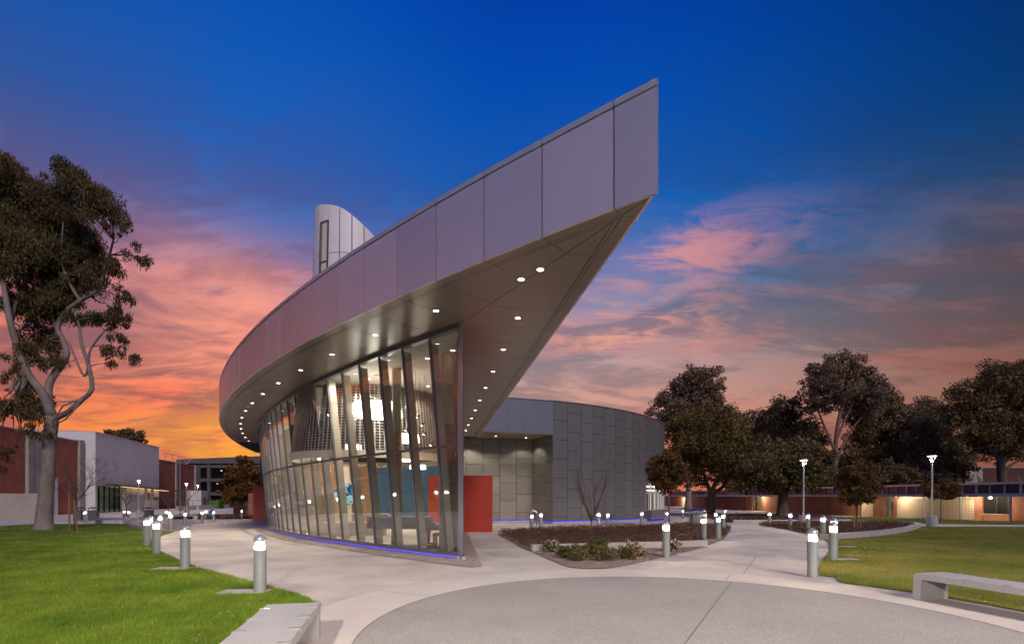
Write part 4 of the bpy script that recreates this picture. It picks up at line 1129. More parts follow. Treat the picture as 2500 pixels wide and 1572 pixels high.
BOL = [
 (-4.58, 9.16, 'nearest grey bollard light, at the tip of the left lawn'),
 (-7.87, 12.13, 'second nearest bollard on the edge of the left lawn'),
 (-10.99, 15.57, 'third bollard along the left lawn edge, front of the close pair'),
 (-13.3, 18.34, 'fourth bollard along the left lawn, just left of the third'),
 (-15.5, 21.6, 'fifth bollard of the left row, half hidden behind the third'),
 (-17.4, 24.9, 'sixth bollard of the left row, by the small grass wedge'),
 (-20.2, 29.8, 'bollard at the near end of the curved gravel bed'),
 (-23.1, 35.6, 'bollard standing alone on the gravel bed by the left path'),
 (-29.4, 43.2, 'far bollard just left of the gravel bed, front of two'),
 (-31.8, 46.3, 'far bollard just left of the gravel bed, rear of two'),
 (-25.83, 42.01, 'bollard at the far end of the gravel bed beside the path'),
 (-32.0, 52.6, 'bollard before the small blue poster'),
 (-26.4, 44.6, 'bollard right of the blue poster, left of the open path'),
 (-29.4, 54.8, 'lone bollard far down the left path before the dark planting'),
 (-26.0, 51.4, 'bollard partly hidden behind the far red wall edge'),
 (-36.9, 43.5, 'bollard beside the litter bins, leftmost in the picture'),
 (-38.2, 49.6, 'bollard behind the right end of the far stone bench, left of two'),
 (-34.4, 45.2, 'bollard at the right end of the far stone bench, right of two'),
 (6.52, 10.93, 'nearest right bollard, at the corner of plaza and right lawn'),
 (8.86, 13.89, 'second right bollard, standing in the right lawn'),
 (11.45, 17.9, 'right bollard almost hidden behind the second one'),
 (13.9, 22.5, 'bollard at the near tip of the curved right bed'),
 (16.4, 27.9, 'bollard in the right bed, third from the far end'),
 (17.4, 31.5, 'bollard in the right bed, second from the far end'),
 (18.6, 36.4, 'bollard at the far end of the right bed'),
 (4.5, 14.7, 'tall looking bollard at the front edge of the shrub bed'),
 (7.77, 20.41, 'bollard at the right end of the low front kerb'),
 (9.1, 22.2, 'bollard on the right edge of the brown bed, behind the kerb end'),
 (12.0, 28.6, 'bollard on the right edge of the brown bed, third behind the kerb end'),
 (14.07, 34.8, 'bollard just left behind the close group on the brown bed'),
 (22.0, 52.0, 'far bollard on the path left of the planting strip'),
 (19.2, 56.6, 'far bollard before the brick wall, left of the twin bins'),
 (9.6, 37.3, 'bollard before the lit windows of the round hall'),
 (11.9, 38.6, 'bollard half hidden by the young tree before the round hall'),
 (24.0, 62.8, 'tiny far bollard behind the twin bins'),
 (1.15, 29.2, 'bollard at the left end of the brown bed, front of two'),
 (1.85, 32.2, 'bollard near the pipes before the recess, rear of two'),
 (5.85, 34.0, 'bollard behind the bare shrub before the round hall'),
 (6.16, 32.4, 'bollard just right of the bare shrub before the round hall'),
]
for i, (x, y, lb) in enumerate(BOL):
    o = proto if i == 0 else copy_tree(proto)
    o.location = (x, y, g(y)); o.rotation_euler = (0, 0, rnd.uniform(0, 1.5)); o['label'] = lb
    l = bpy.data.lights.new('bollard_lamp', 'POINT'); l.energy = 110; l.color = (1, .80, .58); l.shadow_soft_size = .05
    lo = bpy.data.objects.new('bollard_lamp', l); col.objects.link(lo); lo.location = (x, y, g(y) + .885)
# small square concrete pads below the bollards that stand in grass
for x, y, lb in ((-4.85, 9.12, 'concrete pad under the nearest left bollard'), (-8.15, 12.1, 'concrete pad under the second left bollard'), (9.15, 13.9, 'concrete pad under the second right bollard'), (11.8, 17.9, 'concrete pad under the hidden right bollard')):
    t = tag(MB().box(x - .42, x + .42, y - .2, y + .2, g(y) - .02, g(y) + .035).build('footing_pad', m_conc), lb, 'footing')

# ------------------------------------------------------------------ pole lamps
def make_pole():
    t = thing('pole_lamp', 'pole lamp', 'street lamp', group='pole lamps of the campus')
    bevel(MB().lathe([(.33, -.1), (.33, .74), (.32, .75), (.001, .75)], 28).build('footing', m_cast, t), .01)
    MB().lathe([(.09, .75), (.09, .80), (.055, .81), (.055, 4.45)], 14).build('pole', m_galv, t, smooth=False)
    MB().lathe([(.062, 4.42), (.07, 4.5), (.05, 4.52)], 14).build('collar', m_galv, t)
    for k in range(4):
        a = k * math.pi / 2 + .4
        MB().bar((.05 * math.cos(a), .05 * math.sin(a), 4.48), (.23 * math.cos(a), .23 * math.sin(a), 4.88), .035, .02).build('arm', m_galv, t)
    MB().lathe([(.30, 4.90), (.31, 4.93), (.20, 4.97), (.001, 4.99)], 28).build('hood', m_galv, t, smooth=True)
    MB().lathe([(.24, 4.895), (.12, 4.86), (.001, 4.85)], 24).build('lens', m_lensw, t)
    return t
pproto = make_pole()
def pole_light(x, y, power, c=(1, .88, .76)):
    l = bpy.data.lights.new('pole_lamp_light', 'SPOT'); l.energy = power; l.color = c; l.shadow_soft_size = .16; l.spot_size = R(168); l.spot_blend = .25
    lo = bpy.data.objects.new('pole_lamp_light', l); col.objects.link(lo); lo.location = (x, y, g(y) + 4.76)
POLES = [(22.0, 38.0, 'pole lamp standing in the right bed before the spreading tree', 420), (29.1, 34.9, 'pole lamp on a round footing at the back of the right lawn', 420),
         (-52.6, 71.0, 'pole lamp before the white sign wall', 450), (-55.6, 86.0, 'tall bright pole lamp before the dark brick wall', 500), (-62.4, 100.0, 'farthest pole lamp, right of the hedge steps', 450),
         (9.8, -2.4, 'pole lamp behind the viewer, right of the plaza', 8500), (-2.2, -3.0, 'pole lamp behind the viewer, left of the plaza', 7500)]
for i, (x, y, lb, pw) in enumerate(POLES):
    o = pproto if i == 0 else copy_tree(pproto)
    o.location = (x, y, g(y)); o.rotation_euler = (0, 0, rnd.uniform(0, 1.5)); o['label'] = lb
    pole_light(x, y, pw)

# ------------------------------------------------------------------ concrete benches
def make_bench():
    t = thing('stone_bench', 'bench', 'bench', group='cast concrete benches')
    L2, W2, H_, T_ = 1.2, .30, .45, .10
    out = [(-L2, 0), (-L2 + .02, H_ - .06)] + [(-L2 + .02 + .06 - .06 * math.cos(R(a)), H_ - .06 + .06 * math.sin(R(a))) for a in (15, 35, 55, 75, 90)]
    inn = [(-L2 + .13, 0), (-L2 + .14, H_ - T_ - .03), (-L2 + .17, H_ - T_)]
    prof = out + [(-x, z) for x, z in reversed(out)] + [(-x, z) for x, z in inn] + [(x, z) for x, z in reversed(inn)]
    n = len(prof)
    mb = MB()
    mb.v = [(x, -W2, z) for x, z in prof] + [(x, W2, z) for x, z in prof]
    # strip faces of the U: pair outer and inner points
    sides = [(i, (i + 1) % n, n + (i + 1) % n, n + i) for i in range(n)]
    mb.f = sides
    no, ni = len(out), len(inn)
    bmx = bmesh.new()
    vs = [bmx.verts.new(v) for v in mb.v]
    for f in sides: bmx.faces.new([vs[i] for i in f])
    for off in (0, n):
        es = []
        for i in range(n):
            e = bmx.edges.get((vs[off + i], vs[off + (i + 1) % n])); es.append(e)
        bmesh.ops.triangle_fill(bmx, use_beauty=True, edges=es, normal=(0, -1 if off == 0 else 1, 0))
    bmesh.ops.recalc_face_normals(bmx, faces=bmx.faces[:])
    me = bpy.data.meshes.new('seat'); bmx.to_mesh(me); bmx.free(); me.materials.append(m_bench)
    ob = bpy.data.objects.new('seat', me); col.objects.link(ob); ob.parent = t
    bevel(ob, .008, 2, 50)
    for x in (-.86, -.36, .14, .64, 1.0):
        for s in (-1, 1):
            mb = MB()
            mb.box(x - .02, x + .02, min(s * (W2 - .10), s * (W2 + .004)), max(s * (W2 - .10), s * (W2 + .004)), H_ + .001, H_ + .010)
            mb.box(x - .02, x + .02, min(s * W2, s * (W2 + .012)), max(s * W2, s * (W2 + .012)), H_ - .03, H_ + .009)
            mb.build('skate_clip', m_clip, t)
    return t
bproto = make_bench()
BEN = [(-2.41, 5.03, R(-77.3), 'concrete bench at the bottom edge, left of the round plaza'), (7.42, 7.52, R(-76.5), 'concrete bench at the right edge of the round plaza'),
       (-32.7, 41.25, R(2), 'far concrete bench behind the left lawn, beside the litter bins'), (-36.6, 51.3, R(4), 'farthest concrete bench, before the ramp wall'),
       (-30.4, 42.9, R(-14), 'far concrete bench behind the bollards at the gravel bed'), (-34.6, 53.2, R(6), 'far concrete bench whose end shows left of the blue poster')]
for i, (x, y, a, lb) in enumerate(BEN):
    o = bproto if i == 0 else copy_tree(bproto)
    o.location = (x, y, g(y)); o.rotation_euler = (0, 0, a); o['label'] = lb

# ------------------------------------------------------------------ litter bins
def make_bin():
    t = thing('litter_bin', 'bin', 'litter bin', group='litter bins with blue hoods')
    bevel(MB().box(-.27, .27, -.27, .27, 0, .88).build('body', m_binmetal, t), .02)
    MB().box(-.285, .285, -.285, .285, .881, .91).build('rim', m_black, t)
    for x in (-.22, .22):
        for y in (-.22, .22): MB().box(x - .015, x + .015, y - .015, y + .015, .91, 1.12).build('post', m_black, t)
    MB().lathe([(.36, 1.12), (.355, 1.15), (.27, 1.20), (.12, 1.235), (.001, 1.24)], 20).build('hood', m_blue, t, smooth=True)
    return t
kproto = make_bin()
BIN = [(12.75, 35.2, 'left of the two dark litter bins with blue hoods before the path'), (13.35, 35.5, 'right of the two dark litter bins with blue hoods before the path'),
       (-41.2, 49.6, 'dark litter bin with blue hood behind the left lawn, right of two'), (-42.6, 49.6, 'litter bin with blue hood behind the left lawn, left of two'), (-36.5, 50.6, 'single litter bin below the pole lamp before the sign wall')]
for i, (x, y, lb) in enumerate(BIN):
    o = kproto if i == 0 else copy_tree(kproto)
    o.location = (x, y, g(y)); o['label'] = lb; o.rotation_euler = (0, 0, R(8))
    if y > 45: o.scale = (1.25, 1.25, 1.08)

# pipes with valves before the recess
pv = thing('backflow_valve', 'cluster of metal pipes and valves before the panelled recess', 'pipework', (1.6, 37.2, g(37.2)))
z0 = g(37.2)
for x, h in ((1.35, .95), (1.85, .95)): MB().tube([(x, 37.2, z0), (x, 37.2, z0 + h)], .045, 8).build('pipe', m_binmetal, pv)
MB().tube([(1.35, 37.2, z0 + .95), (1.5, 37.2, z0 + 1.08), (1.7, 37.2, z0 + 1.08), (1.85, 37.2, z0 + .95)], .06, 8).build('pipe', m_clip, pv)
for x in (1.45, 1.75):
    MB().tube([(x, 37.14, z0 + 1.0), (x, 37.0, z0 + 1.0)], .03, 8).build('valve_stem', m_clip, pv)
    MB().tube([(x - .1, 37.0, z0 + 1.0), (x + .1, 37.0, z0 + 1.0)], .02, 6).build('valve_handle', m_red, pv)
MB().tube([(1.6, 37.2, z0 + 1.08), (1.6, 37.2, z0 + 1.2)], .05, 8).build('vent', m_clip, pv)

# ------------------------------------------------------------------ left: brick and white building
W0 = Vector((-67.53, 79.53)); WD = Vector((-.291, .957)); WNN = Vector((.957, .291))       # along the wall, and out of it
def Wp(t, o=0.0): p = W0 + WD * t + WNN * o; return (p.x, p.y)
GZ = -.98
def wbox(t0, t1, o0, o1, z0, z1):
    return MB().prism([Wp(t0, o0), Wp(t0, o1), Wp(t1, o1), Wp(t1, o0)], z0, z1)
lb_ = thing('brick_building', 'long red brick building with a tall white entrance block', 'building', Wp(0, 0) + (GZ,))
wbox(-60, -14.8, -10, 0, GZ - .3, 10.1).build('brick_wall', m_brick, lb_)
wbox(-14.7, -13.4, -10, .35, GZ - .3, 10.35).build('pilaster', m_board, lb_)
wbox(-13.1, -11.7, -10, .35, GZ - .3, 10.35).build('pilaster', m_board, lb_)
wbox(-13.4, -13.1, -10, -.2, GZ - .3, 10.1).build('brick_wall', m_brickd, lb_)
wbox(-11.7, -2.0, -10, 0, GZ - .3, 10.1).build('brick_wall', m_brick, lb_)
wbox(-60, -2.0, -10, .12, 10.1, 10.3).build('parapet', m_board, lb_)
wbox(-2.0, -.7, -10, .35, GZ - .3, 10.45).build('pilaster', m_board, lb_)
wbox(-10.6, -8.0, 0, .35, GZ - .2, 4.3).build('doorway_block', m_white, lb_)
wbox(-9.8, -8.8, .35, .40, GZ, 1.6).build('door', m_paintg, lb_)
# white block: upper mass, lower sign wall, jamb
wbox(-.3, 26.2, -9, 1.6, 3.45, 7.6).build('white_wall', m_white, lb_)
wbox(-.3, 26.2, -9, 1.6, 7.63, 11.9).build('white_wall', m_white, lb_)
wbox(11.4, 26.2, -9, 1.58, GZ - .3, 3.43).build('sign_wall', m_white, lb_)
wbox(-.3, .25, -9, 1.58, GZ - .3, 3.43).build('jamb', m_white, lb_)
wbox(-.3, 26.2, -9, 1.68, 11.9, 12.0).build('parapet', m_cope, lb_)
m_litgreen = emat('lit_lobby', (.62, .66, .44), .30)
wbox(.25, 11.4, -1.2, -1.0, GZ, 3.43).build('lobby_wall', m_litgreen, lb_)
for i in range(6):
    t0 = .3 + i * 1.85
    wbox(t0, t0 + .12, .9, 1.1, GZ, 3.43).build('window_mullion', m_black, lb_)
    if i < 5:
        wbox(t0 + .12, t0 + 1.85, .98, 1.0, GZ, .75).build('pane', m_glass_far, lb_)
        wbox(t0 + .12, t0 + 1.85, .98, 1.0, .9, 3.4).build('pane', m_glass_far, lb_)
wbox(.3, 9.6, .9, 1.1, .76, .88).build('window_transom', m_black, lb_)
# canopy running out to the right, lit from below
a, b, c_, d_ = Wp(.8, 1.7), Wp(.8, 2.6), Wp(30, 4.2), Wp(30, 1.7)
cz = lambda x, y: 3.75 - (y - 81) * .028
MB().prism([a, b, c_, d_], lambda x, y: cz(x, y) - .12, lambda x, y: cz(x, y) + .12).build('canopy', pmat('canopy_bronze', (.20, .16, .10), .5, .2), lb_)
m_cove = emat('canopy_light', (1, .62, .22), 1.6)
a, b, c_, d_ = Wp(8, 1.75), Wp(8, 2.2), Wp(29, 2.6), Wp(29, 1.75)
MB().prism([a, b, c_, d_], lambda x, y: cz(x, y) - .16, lambda x, y: cz(x, y) - .125).build('canopy_light', m_cove, lb_)
for t in (16.5, 19.6): MB().bar(Wp(t, 2.6) + (GZ,), Wp(t, 2.6) + (3.2,), .32, .32).build('canopy_post', m_paintg, lb_)
cu = bpy.data.curves.new('lettering', 'FONT'); cu.body = 'CENTER FOR\nAPPLIED SCIENCES'; cu.size = .92; cu.extrude = .02; cu.space_line = .85
tf = bpy.data.objects.new('lettering_curve', cu); col.objects.link(tf); bpy.context.view_layer.update()
me_ = bpy.data.meshes.new_from_object(tf.evaluated_get(bpy.context.evaluated_depsgraph_get())); bpy.data.objects.remove(tf); bpy.data.curves.remove(cu)
me_.materials.clear(); me_.materials.append(m_text)
tx = bpy.data.objects.new('lettering', me_); col.objects.link(tx)
p = Wp(18.3, 1.62)
tx.parent = lb_; tx.location = (p[0] - lb_.location.x, p[1] - lb_.location.y, 1.75 - lb_.location.z); tx.rotation_euler = (R(90), 0, math.atan2(WD.y, WD.x)); tx.scale = (.98, 1, 1)
# dark brick wing beyond
wbox(26.4, 55.5, -10, 0, GZ - .3, 9.6).build('brick_wall', m_brick, lb_)
wbox(26.4, 55.5, -10, .12, 9.6, 9.8).build('parapet', m_board, lb_)
wbox(41.0, 42.2, 0, .3, GZ - .3, 9.7).build('pilaster', m_board, lb_)
wbox(55.5, 59.5, -10, .4, GZ - .3, 9.9).build('pilaster', m_board, lb_)
MB().bar(Wp(43.4, .3) + (GZ,), Wp(43.4, .3) + (9.8,), .18, .18).build('drain_pipe', m_galv, lb_)
wbox(49.5, 55.0, 0, 3.2, GZ - .3, 3.2).build('porch', m_white, lb_)
wbox(51.4, 53.2, 3.2, 3.25, GZ, 1.5).build('door', m_doorg, lb_)
for t in (38, 42.5, 47, 52): MB().tube([Wp(t, -1) + (9.8,), Wp(t, -1) + (11.6,)], .08, 6).build('roof_rail_post', m_galv, lb_)
MB().tube([Wp(38, -1) + (11.6,), Wp(52, -1) + (11.6,)], .07, 6).build('roof_rail', m_galv, lb_)
MB().tube([Wp(50, -.2) + (9.9,), Wp(50.3, .6) + (11.0,), Wp(51.5, 1.4) + (11.1,), Wp(51.9, 1.5) + (10.6,)], .07, 6).build('camera_arm', m_galv, lb_)
def lit(o, label, cat, group=None): return tag(o, label, cat, group)
# garden wall, entry wall, ramp, hedge, poster
lit(MB().prism([(-64, 50.5), (-51.2, 54.6), (-51.3, 54.9), (-64, 50.9)], -1.2, 2.05).build('garden_wall', m_board), 'grey board-marked concrete wall behind the tall tree', 'wall')
lit(wbox(2.3, 9.9, 4.2, 4.6, GZ - .2, 2.0).build('entry_wall', m_board), 'plain concrete screen wall before the lit entrance windows', 'wall')
rp = thing('entrance_ramp', 'concrete ramp with thin dark railing before the sign wall', 'ramp', Wp(20, 8) + (GZ,))
MB().prism([Wp(12, 9), Wp(12, 9.3), Wp(34, 13), Wp(34, 12.7)], GZ - .2, GZ + .9).build('ramp_wall', m_board, rp)
MB().tube([Wp(12, 9) + (GZ + 1.9,), Wp(34, 12.8) + (GZ + 1.9,)], .04, 6).build('rail', m_black, rp)
for i in range(12):
    q = Vector(Wp(12, 9)).lerp(Vector(Wp(34, 12.8)), i / 11); MB().tube([(q.x, q.y, GZ + .9), (q.x, q.y, GZ + 1.9)], .035, 5).build('baluster', m_black, rp)
def leaf_box(name, label, cat, mat, poly_fn, n, size):
    c = poly_fn(n); d = rg.normal(size=(n, 3)); d /= np.linalg.norm(d, axis=1)[:, None]
    e = np.cross(d, rg.normal(size=(n, 3))); e /= np.linalg.norm(e, axis=1)[:, None]
    s = size * rg.uniform(.6, 1.4, n)[:, None]
    V = np.stack([c - e * s * .5, c + d * s, c + e * s * .5, c - d * s], 1)
    return V.reshape(-1, 3), np.arange(n * 4).reshape(-1, 4)
hd = thing('hedge', 'clipped bright green hedge below the dark brick wing', 'hedge', Wp(28, 12) + (GZ,))
wbox(27, 48, 10.6, 12.4, GZ, GZ + 1.75).build('foliage_core', m_hedge, hd)
def hfn(n):
    t = rg.uniform(27, 48, n); side_ = rg.random(n) < .6
    o = np.where(side_, 12.45, rg.uniform(10.5, 12.5, n)); z = np.where(side_, rg.uniform(GZ, GZ + 1.85, n), GZ + 1.8 + rg.normal(0, .06, n))
    return np.stack([W0.x + WD.x * t + WNN.x * o, W0.y + WD.y * t + WNN.y * o, z], 1)
V, F = leaf_box('', '', '', m_hedge, hfn, 7000, .16)
o_ = raw_mesh('leaves', V - np.array(hd.location), F, m_hedge, hd)
st = thing('stair_rails', 'three pale sloping handrails by the hedge', 'railing', Wp(33, 14) + (GZ,))
for i in range(3):
    a = Wp(29 + i * 3.0, 15); b = Wp(36 + i * 3.0, 17)
    MB().tube([a + (GZ + 2.0,), b + (GZ + .7,)], .06, 6).build('rail', m_clip, st)
    MB().tube([a + (GZ,), a + (GZ + 2.0,)], .05, 6).build('post', m_clip, st); MB().tube([b + (GZ,), b + (GZ + .7,)], .05, 6).build('post', m_clip, st)
mpo, nt, out = new_mat('poster_print')
N = nt.nodes; L = nt.links
t_ = N.new('ShaderNodeTexCoord'); v_ = N.new('ShaderNodeTexVoronoi'); v_.inputs['Scale'].default_value = 2.2; L.new(t_.outputs['Object'], v_.inputs['Vector'])
cr = N.new('ShaderNodeValToRGB'); L.new(v_.outputs['Distance'], cr.inputs[0]); cr.color_ramp.interpolation = 'CONSTANT'
cr.color_ramp.elements[0].color = (.75, .8, .85, 1); cr.color_ramp.elements[1].position = .36; cr.color_ramp.elements[1].color = (.08, .17, .45, 1)
b_ = N.new('ShaderNodeBsdfPrincipled'); L.new(cr.outputs[0], b_.inputs['Base Color']); L.new(b_.outputs[0], out.inputs[0])
po = thing('poster_stand', 'small blue and white poster on a stand down the left path', 'sign', (-34.0, 57.0, g(57)))
MB().box(-34.3, -33.75, 57.0, 57.06, g(57) + .15, g(57) + 1.0).build('poster', mpo, po)
MB().box(-34.34, -33.71, 57.065, 57.1, g(57), g(57) + 1.04).build('frame', m_black, po)

# far concrete block with open galleries
fb_ = thing('gallery_building', 'far grey concrete building with open galleries and columns', 'building', (-80, 150, GZ))
MB().box(-97, -60, 152, 175, GZ, 12.0).build('back_wall', m_gal, fb_)
for i in range(3): MB().box(-97, -60, 146, 152, 2.0 + i * 4.0, 2.9 + i * 4.0).build('gallery_slab', m_gal, fb_)
MB().prism([(-97, 145.5), (-60, 145.5), (-60, 176), (-97, 176)], 11.2, lambda x, y: 12.4 + (x + 97) * .04).build('roof', m_gal, fb_)
for x in (-88.2, -80.5, -72.5, -64): MB().box(x, x + .7, 145.7, 146.4, GZ, 11.2).build('column', m_gal, fb_)
for x, z in ((-84.8, 9.2), (-85.0, 1.6), (-86, 5.4)):
    t = MB().lathe([(.30, z), (.30, z + .25), (.001, z + .3)], 12, (x, 147, 0)).build('gallery_lamp', m_cream, fb_)
    MB().lathe([(.26, z - .01), (.001, z - .01)], 12, (x, 147, 0)).build('lens', m_lensw, t)
lit(MB().box(-38.2, -35.6, 69, 69.6, -1.1, .8).build('brick_wall_low', m_brickr), 'low red brick wall behind the orange tree trunk', 'wall')
lit(MB().prism([(-31.4, 60), (-26.5, 59.2), (-26.5, 60.0), (-31.3, 60.8)], -1.2, 2.1).build('brick_pier_wall', m_brickr), 'brick wall right of the orange tree, behind the red wall edge', 'wall')

# ------------------------------------------------------------------ right: low brick building with canopy
F0 = Vector((47.6, 46.8)); FD = Vector((-.0444, .999)); FN = Vector((-.999, -.0444))      # along, and out towards the lawn
def Fp(t, o=0.0): p = F0 + FD * t + FN * o; return (p.x, p.y)
def fbox(t0, t1, o0, o1, z0, z1):
    return MB().prism([Fp(t0, o0), Fp(t1, o0), Fp(t1, o1), Fp(t0, o1)], z0, z1)
rb = thing('low_brick_building', 'long low brick building with clerestory windows and covered walk', 'building', Fp(0, 0) + (-.85,))
zf = lambda t: g(46.8 + t)
def wall_seg(t0, t1, m, nm='brick_wall', o=0.0): fbox(t0, t1, -.3, o, zf(t1) - .2, 1.78).build(nm, m, rb)
segs = [(-18, -1.4, m_brickr), (-.1, 1.3, m_brickr), (4.0, 4.85, m_brickr), (14.75, 15.2, m_brickr), (16.5, 18.5, m_brickr), (21.0, 45.0, m_brickr), (48.0, 80, m_brickr), (84.2, 95, m_brickr)]
for t0, t1, m in segs: wall_seg(t0, t1, m)
for t in (24, 27.7, 33, 37.0, 51, 55, 60, 65, 70): fbox(t, t + .18, 0, .05, zf(t) - .1, 1.7).build('pilaster', m_binmetal, rb)
# window under the canopy
fbox(1.35, 3.95, -.2, 0, zf(2), -.05).build('brick_wall', m_brickr, rb)
fbox(1.35, 3.95, -.16, -.14, .0, 1.75).build('window_pane', pmat('dark_pane', (.02, .02, .018), .08, spec=.8), rb)
fbox(1.3, 4.0, -.12, .06, -.05, .02).build('window_sill', m_doorc, rb)
fbox(2.6, 2.68, -.13, -.08, .02, 1.75).build('window_mullion', m_black, rb)
# lockers
for t0, n in ((4.9, 9), (-1.35, 1)):
    for i in range(n):
        ta, tb = t0 + i * 1.09, t0 + (i + 1) * 1.09
        pn_ = fbox(ta + .006, tb - .006, -.25, -.02, zf(ta) + .12, 1.35).build('locker_bank', m_doorc, rb)
        hb = MB()
        for c in range(3):
            for r_ in range(7):
                q = Fp(ta + .2 + c * .34, -.0); zz = zf(ta) + .3 + r_ * .30
                hb.box(q[0] - .03, q[0] + .02, q[1] - .03, q[1] + .03, zz - .03, zz + .03)
        hb.build('latches', m_black, pn_, kind='stuff')
    fbox(t0, t0 + n * 1.09, -.3, -.26, zf(t0) - .2, 1.78).build('back_wall', m_doorc, rb)
    fbox(t0, t0 + n * 1.09, -.28, .02, zf(t0) - .2, zf(t0) + .115).build('plinth', m_cast, rb)
# doors
d = fbox(15.2, 16.5, -.15, -.1, zf(16), 1.3).build('door', m_doorg, rb); q = Fp(15.5, -.08)
MB().box(q[0] - .03, q[0], q[1] - .1, q[1] + .1, .1, 1.0).build('vision_panel', m_black, d)
for t in (18.5, 19.75):
    d = fbox(t + .02, t + 1.23, -.12, -.07, zf(19), 1.3).build('door', m_doorc, rb); q = Fp(t + .15, -.05)
    MB().box(q[0] - .05, q[0], q[1] - .04, q[1] + .04, .0, .12).build('handle', m_clip, d)
d = fbox(45.2, 47.2, -.15, -.1, zf(46), 1.4).build('door', m_doorg, rb); d = fbox(81, 84, -.12, -.07, zf(82), 1.4).build('door', m_doorc, rb)
for t0, t1 in ((15.2, 16.5), (18.5, 21), (45, 48), (80, 84.2)): fbox(t0, t1, -.3, -.05, 1.3, 1.78).build('door_head', m_doorg, rb)
# canopy, clerestory, roof
fbox(-20, 95, -.4, 2.5, 1.80, 1.86).build('canopy', m_paintg, rb)
fbox(-20, 95, 2.5, 2.62, 1.70, 1.96).build('canopy_fascia', m_paintg, rb)
fbox(-20, 95, -.6, -.35, 1.86, 2.05).build('clerestory_sill', m_paintg, rb)
fbox(-20, 95, -6, -.9, -1.2, 2.95).build('inner_wall', m_dark, rb)
fbox(-20, 95, -9, .25, 2.93, 3.10).build('roof', m_paintg, rb)
fbox(-20, 95, .252, .32, 2.90, 3.13).build('roof_fascia', m_galv, rb)
m_dpane = pmat('dusty_pane', (.045, .045, .05), .22, spec=.8, var=.3, scale=2)
t = -8.0
i = 0
while t < 92:
    w = 1.45
    if 17 < t < 19 or 28 < t < 31 or 39 < t < 42 or (50 < t < 58) or (66 < t < 70):
        fbox(t, t + w, -.5, -.42, 2.05, 2.93).build('infill_panel', m_brickr if t < 50 else m_white, rb)
    else:
        fbox(t + .06, t + w - .06, -.5, -.48, 2.10, 2.88).build('clerestory_pane', m_dpane, rb)
        fbox(t - .05, t + .06, -.54, -.36, 2.05, 2.93).build('clerestory_mullion', m_paintg, rb)
        if i % 3 == 0: fbox(t - .16, t - .052, -.54, -.3, 2.05, 2.93).build('clerestory_mullion', m_white, rb)
    t += w; i += 1
for t in (-5, -1.0, 3.9, 8.2, 12.8, 17.5, 44, 71, 86):
    q = Fp(t, 2.4); MB().bar((q[0], q[1], zf(t) - .1), (q[0], q[1], 1.8), .11, .11).build('canopy_post', m_paintg, rb)
for t, pw in ((2.2, 110), (4.5, 110), (13.5, 130), (44.5, 190), (24, 0), (82, 200), (20.5, 90)):
    q = Fp(t, 1.1)
    d = MB().lathe([(.16, 1.795), (.17, 1.74), (.12, 1.70), (.001, 1.69)], 16, (q[0], q[1], 0)).build('canopy_lamp', emat('canopy_lamp_%d' % int(t * 10), (1, .72, .38), 16 if pw else 2), rb)
    if pw:
        l = bpy.data.lights.new('canopy_lamp_light', 'POINT'); l.energy = pw * 1.8; l.color = (1, .78, .54); l.shadow_soft_size = .1
        lo = bpy.data.objects.new('canopy_lamp_light', l); col.objects.link(lo); lo.location = (q[0], q[1], 1.60)
# dark brick hall behind the trees
bk = thing('rear_brick_hall', 'dark windowless brick hall behind the trees at right', 'building', (80, 92, -1))
MB().box(66, 130, 92, 110, -1, 6.9).build('brick_wall', m_brickd, bk)
MB().box(82.5, 85.6, 91.6, 92, -1, 6.9).build('pilaster', m_board, bk)
MB().box(66, 130, 91.9, 110, 6.9, 7.15).build('parapet', m_board, bk)

# ------------------------------------------------------------------ trees
def leaves(clumps, n, size, droop=0.0, sub=7, subr=.42, shape=.38, seed=1, full=1.0):
    """leaf faces gathered in uneven tufts inside ellipsoid clumps (x, y, z, rx, ry, rz)"""
    r = np.random.default_rng(seed)
    sub = int(sub * (1 + full)); subr *= 1 + .22 * full; n = int(n * (1 + .6 * full)); size *= 1 + .12 * full
    C = np.array(clumps, float); vol = (C[:, 3] * C[:, 4] * C[:, 5]) ** .75; pr = vol / vol.sum()
    tuft = []
    for c, p_ in zip(C, pr):
        k = max(3, int(sub * len(C) * p_ + .5)) if len(C) > 1 else sub
        d = r.normal(size=(k, 3)); d /= np.linalg.norm(d, axis=1)[:, None]
        rad = r.uniform(.3, 1.18, k)[:, None]
        tuft.append(np.hstack([c[:3] + d * rad * c[3:6], np.full((k, 1), 1.0) * np.cbrt(c[3] * c[4] * c[5]) * subr * r.uniform(.4, 1.35, (k, 1))]))
    T = np.vstack(tuft)
    w = T[:, 3] ** 2; w /= w.sum()
    idx = r.choice(len(T), n, p=w)
    d = r.normal(size=(n, 3)); d /= np.linalg.norm(d, axis=1)[:, None]
    pos = T[idx, :3] + d * (T[idx, 3] * r.random(n) ** .45)[:, None] * np.array([1, 1, .8])
    pos[:, 2] -= droop * T[idx, 3] * r.random(n) ** 2
    a = r.normal(size=(n, 3)); a[:, 2] -= droop * 2.2; a /= np.linalg.norm(a, axis=1)[:, None]
    e = np.cross(a, r.normal(size=(n, 3))); e /= np.linalg.norm(e, axis=1)[:, None]
    s = (size * r.uniform(.55, 1.35, n))[:, None]
    V = np.stack([pos - a * s * .5, pos + e * s * shape * .5, pos + a * s * .5, pos - e * s * shape * .5], 1)
    return V.reshape(-1, 3), np.arange(n * 4).reshape(-1, 4), T[:, :3]
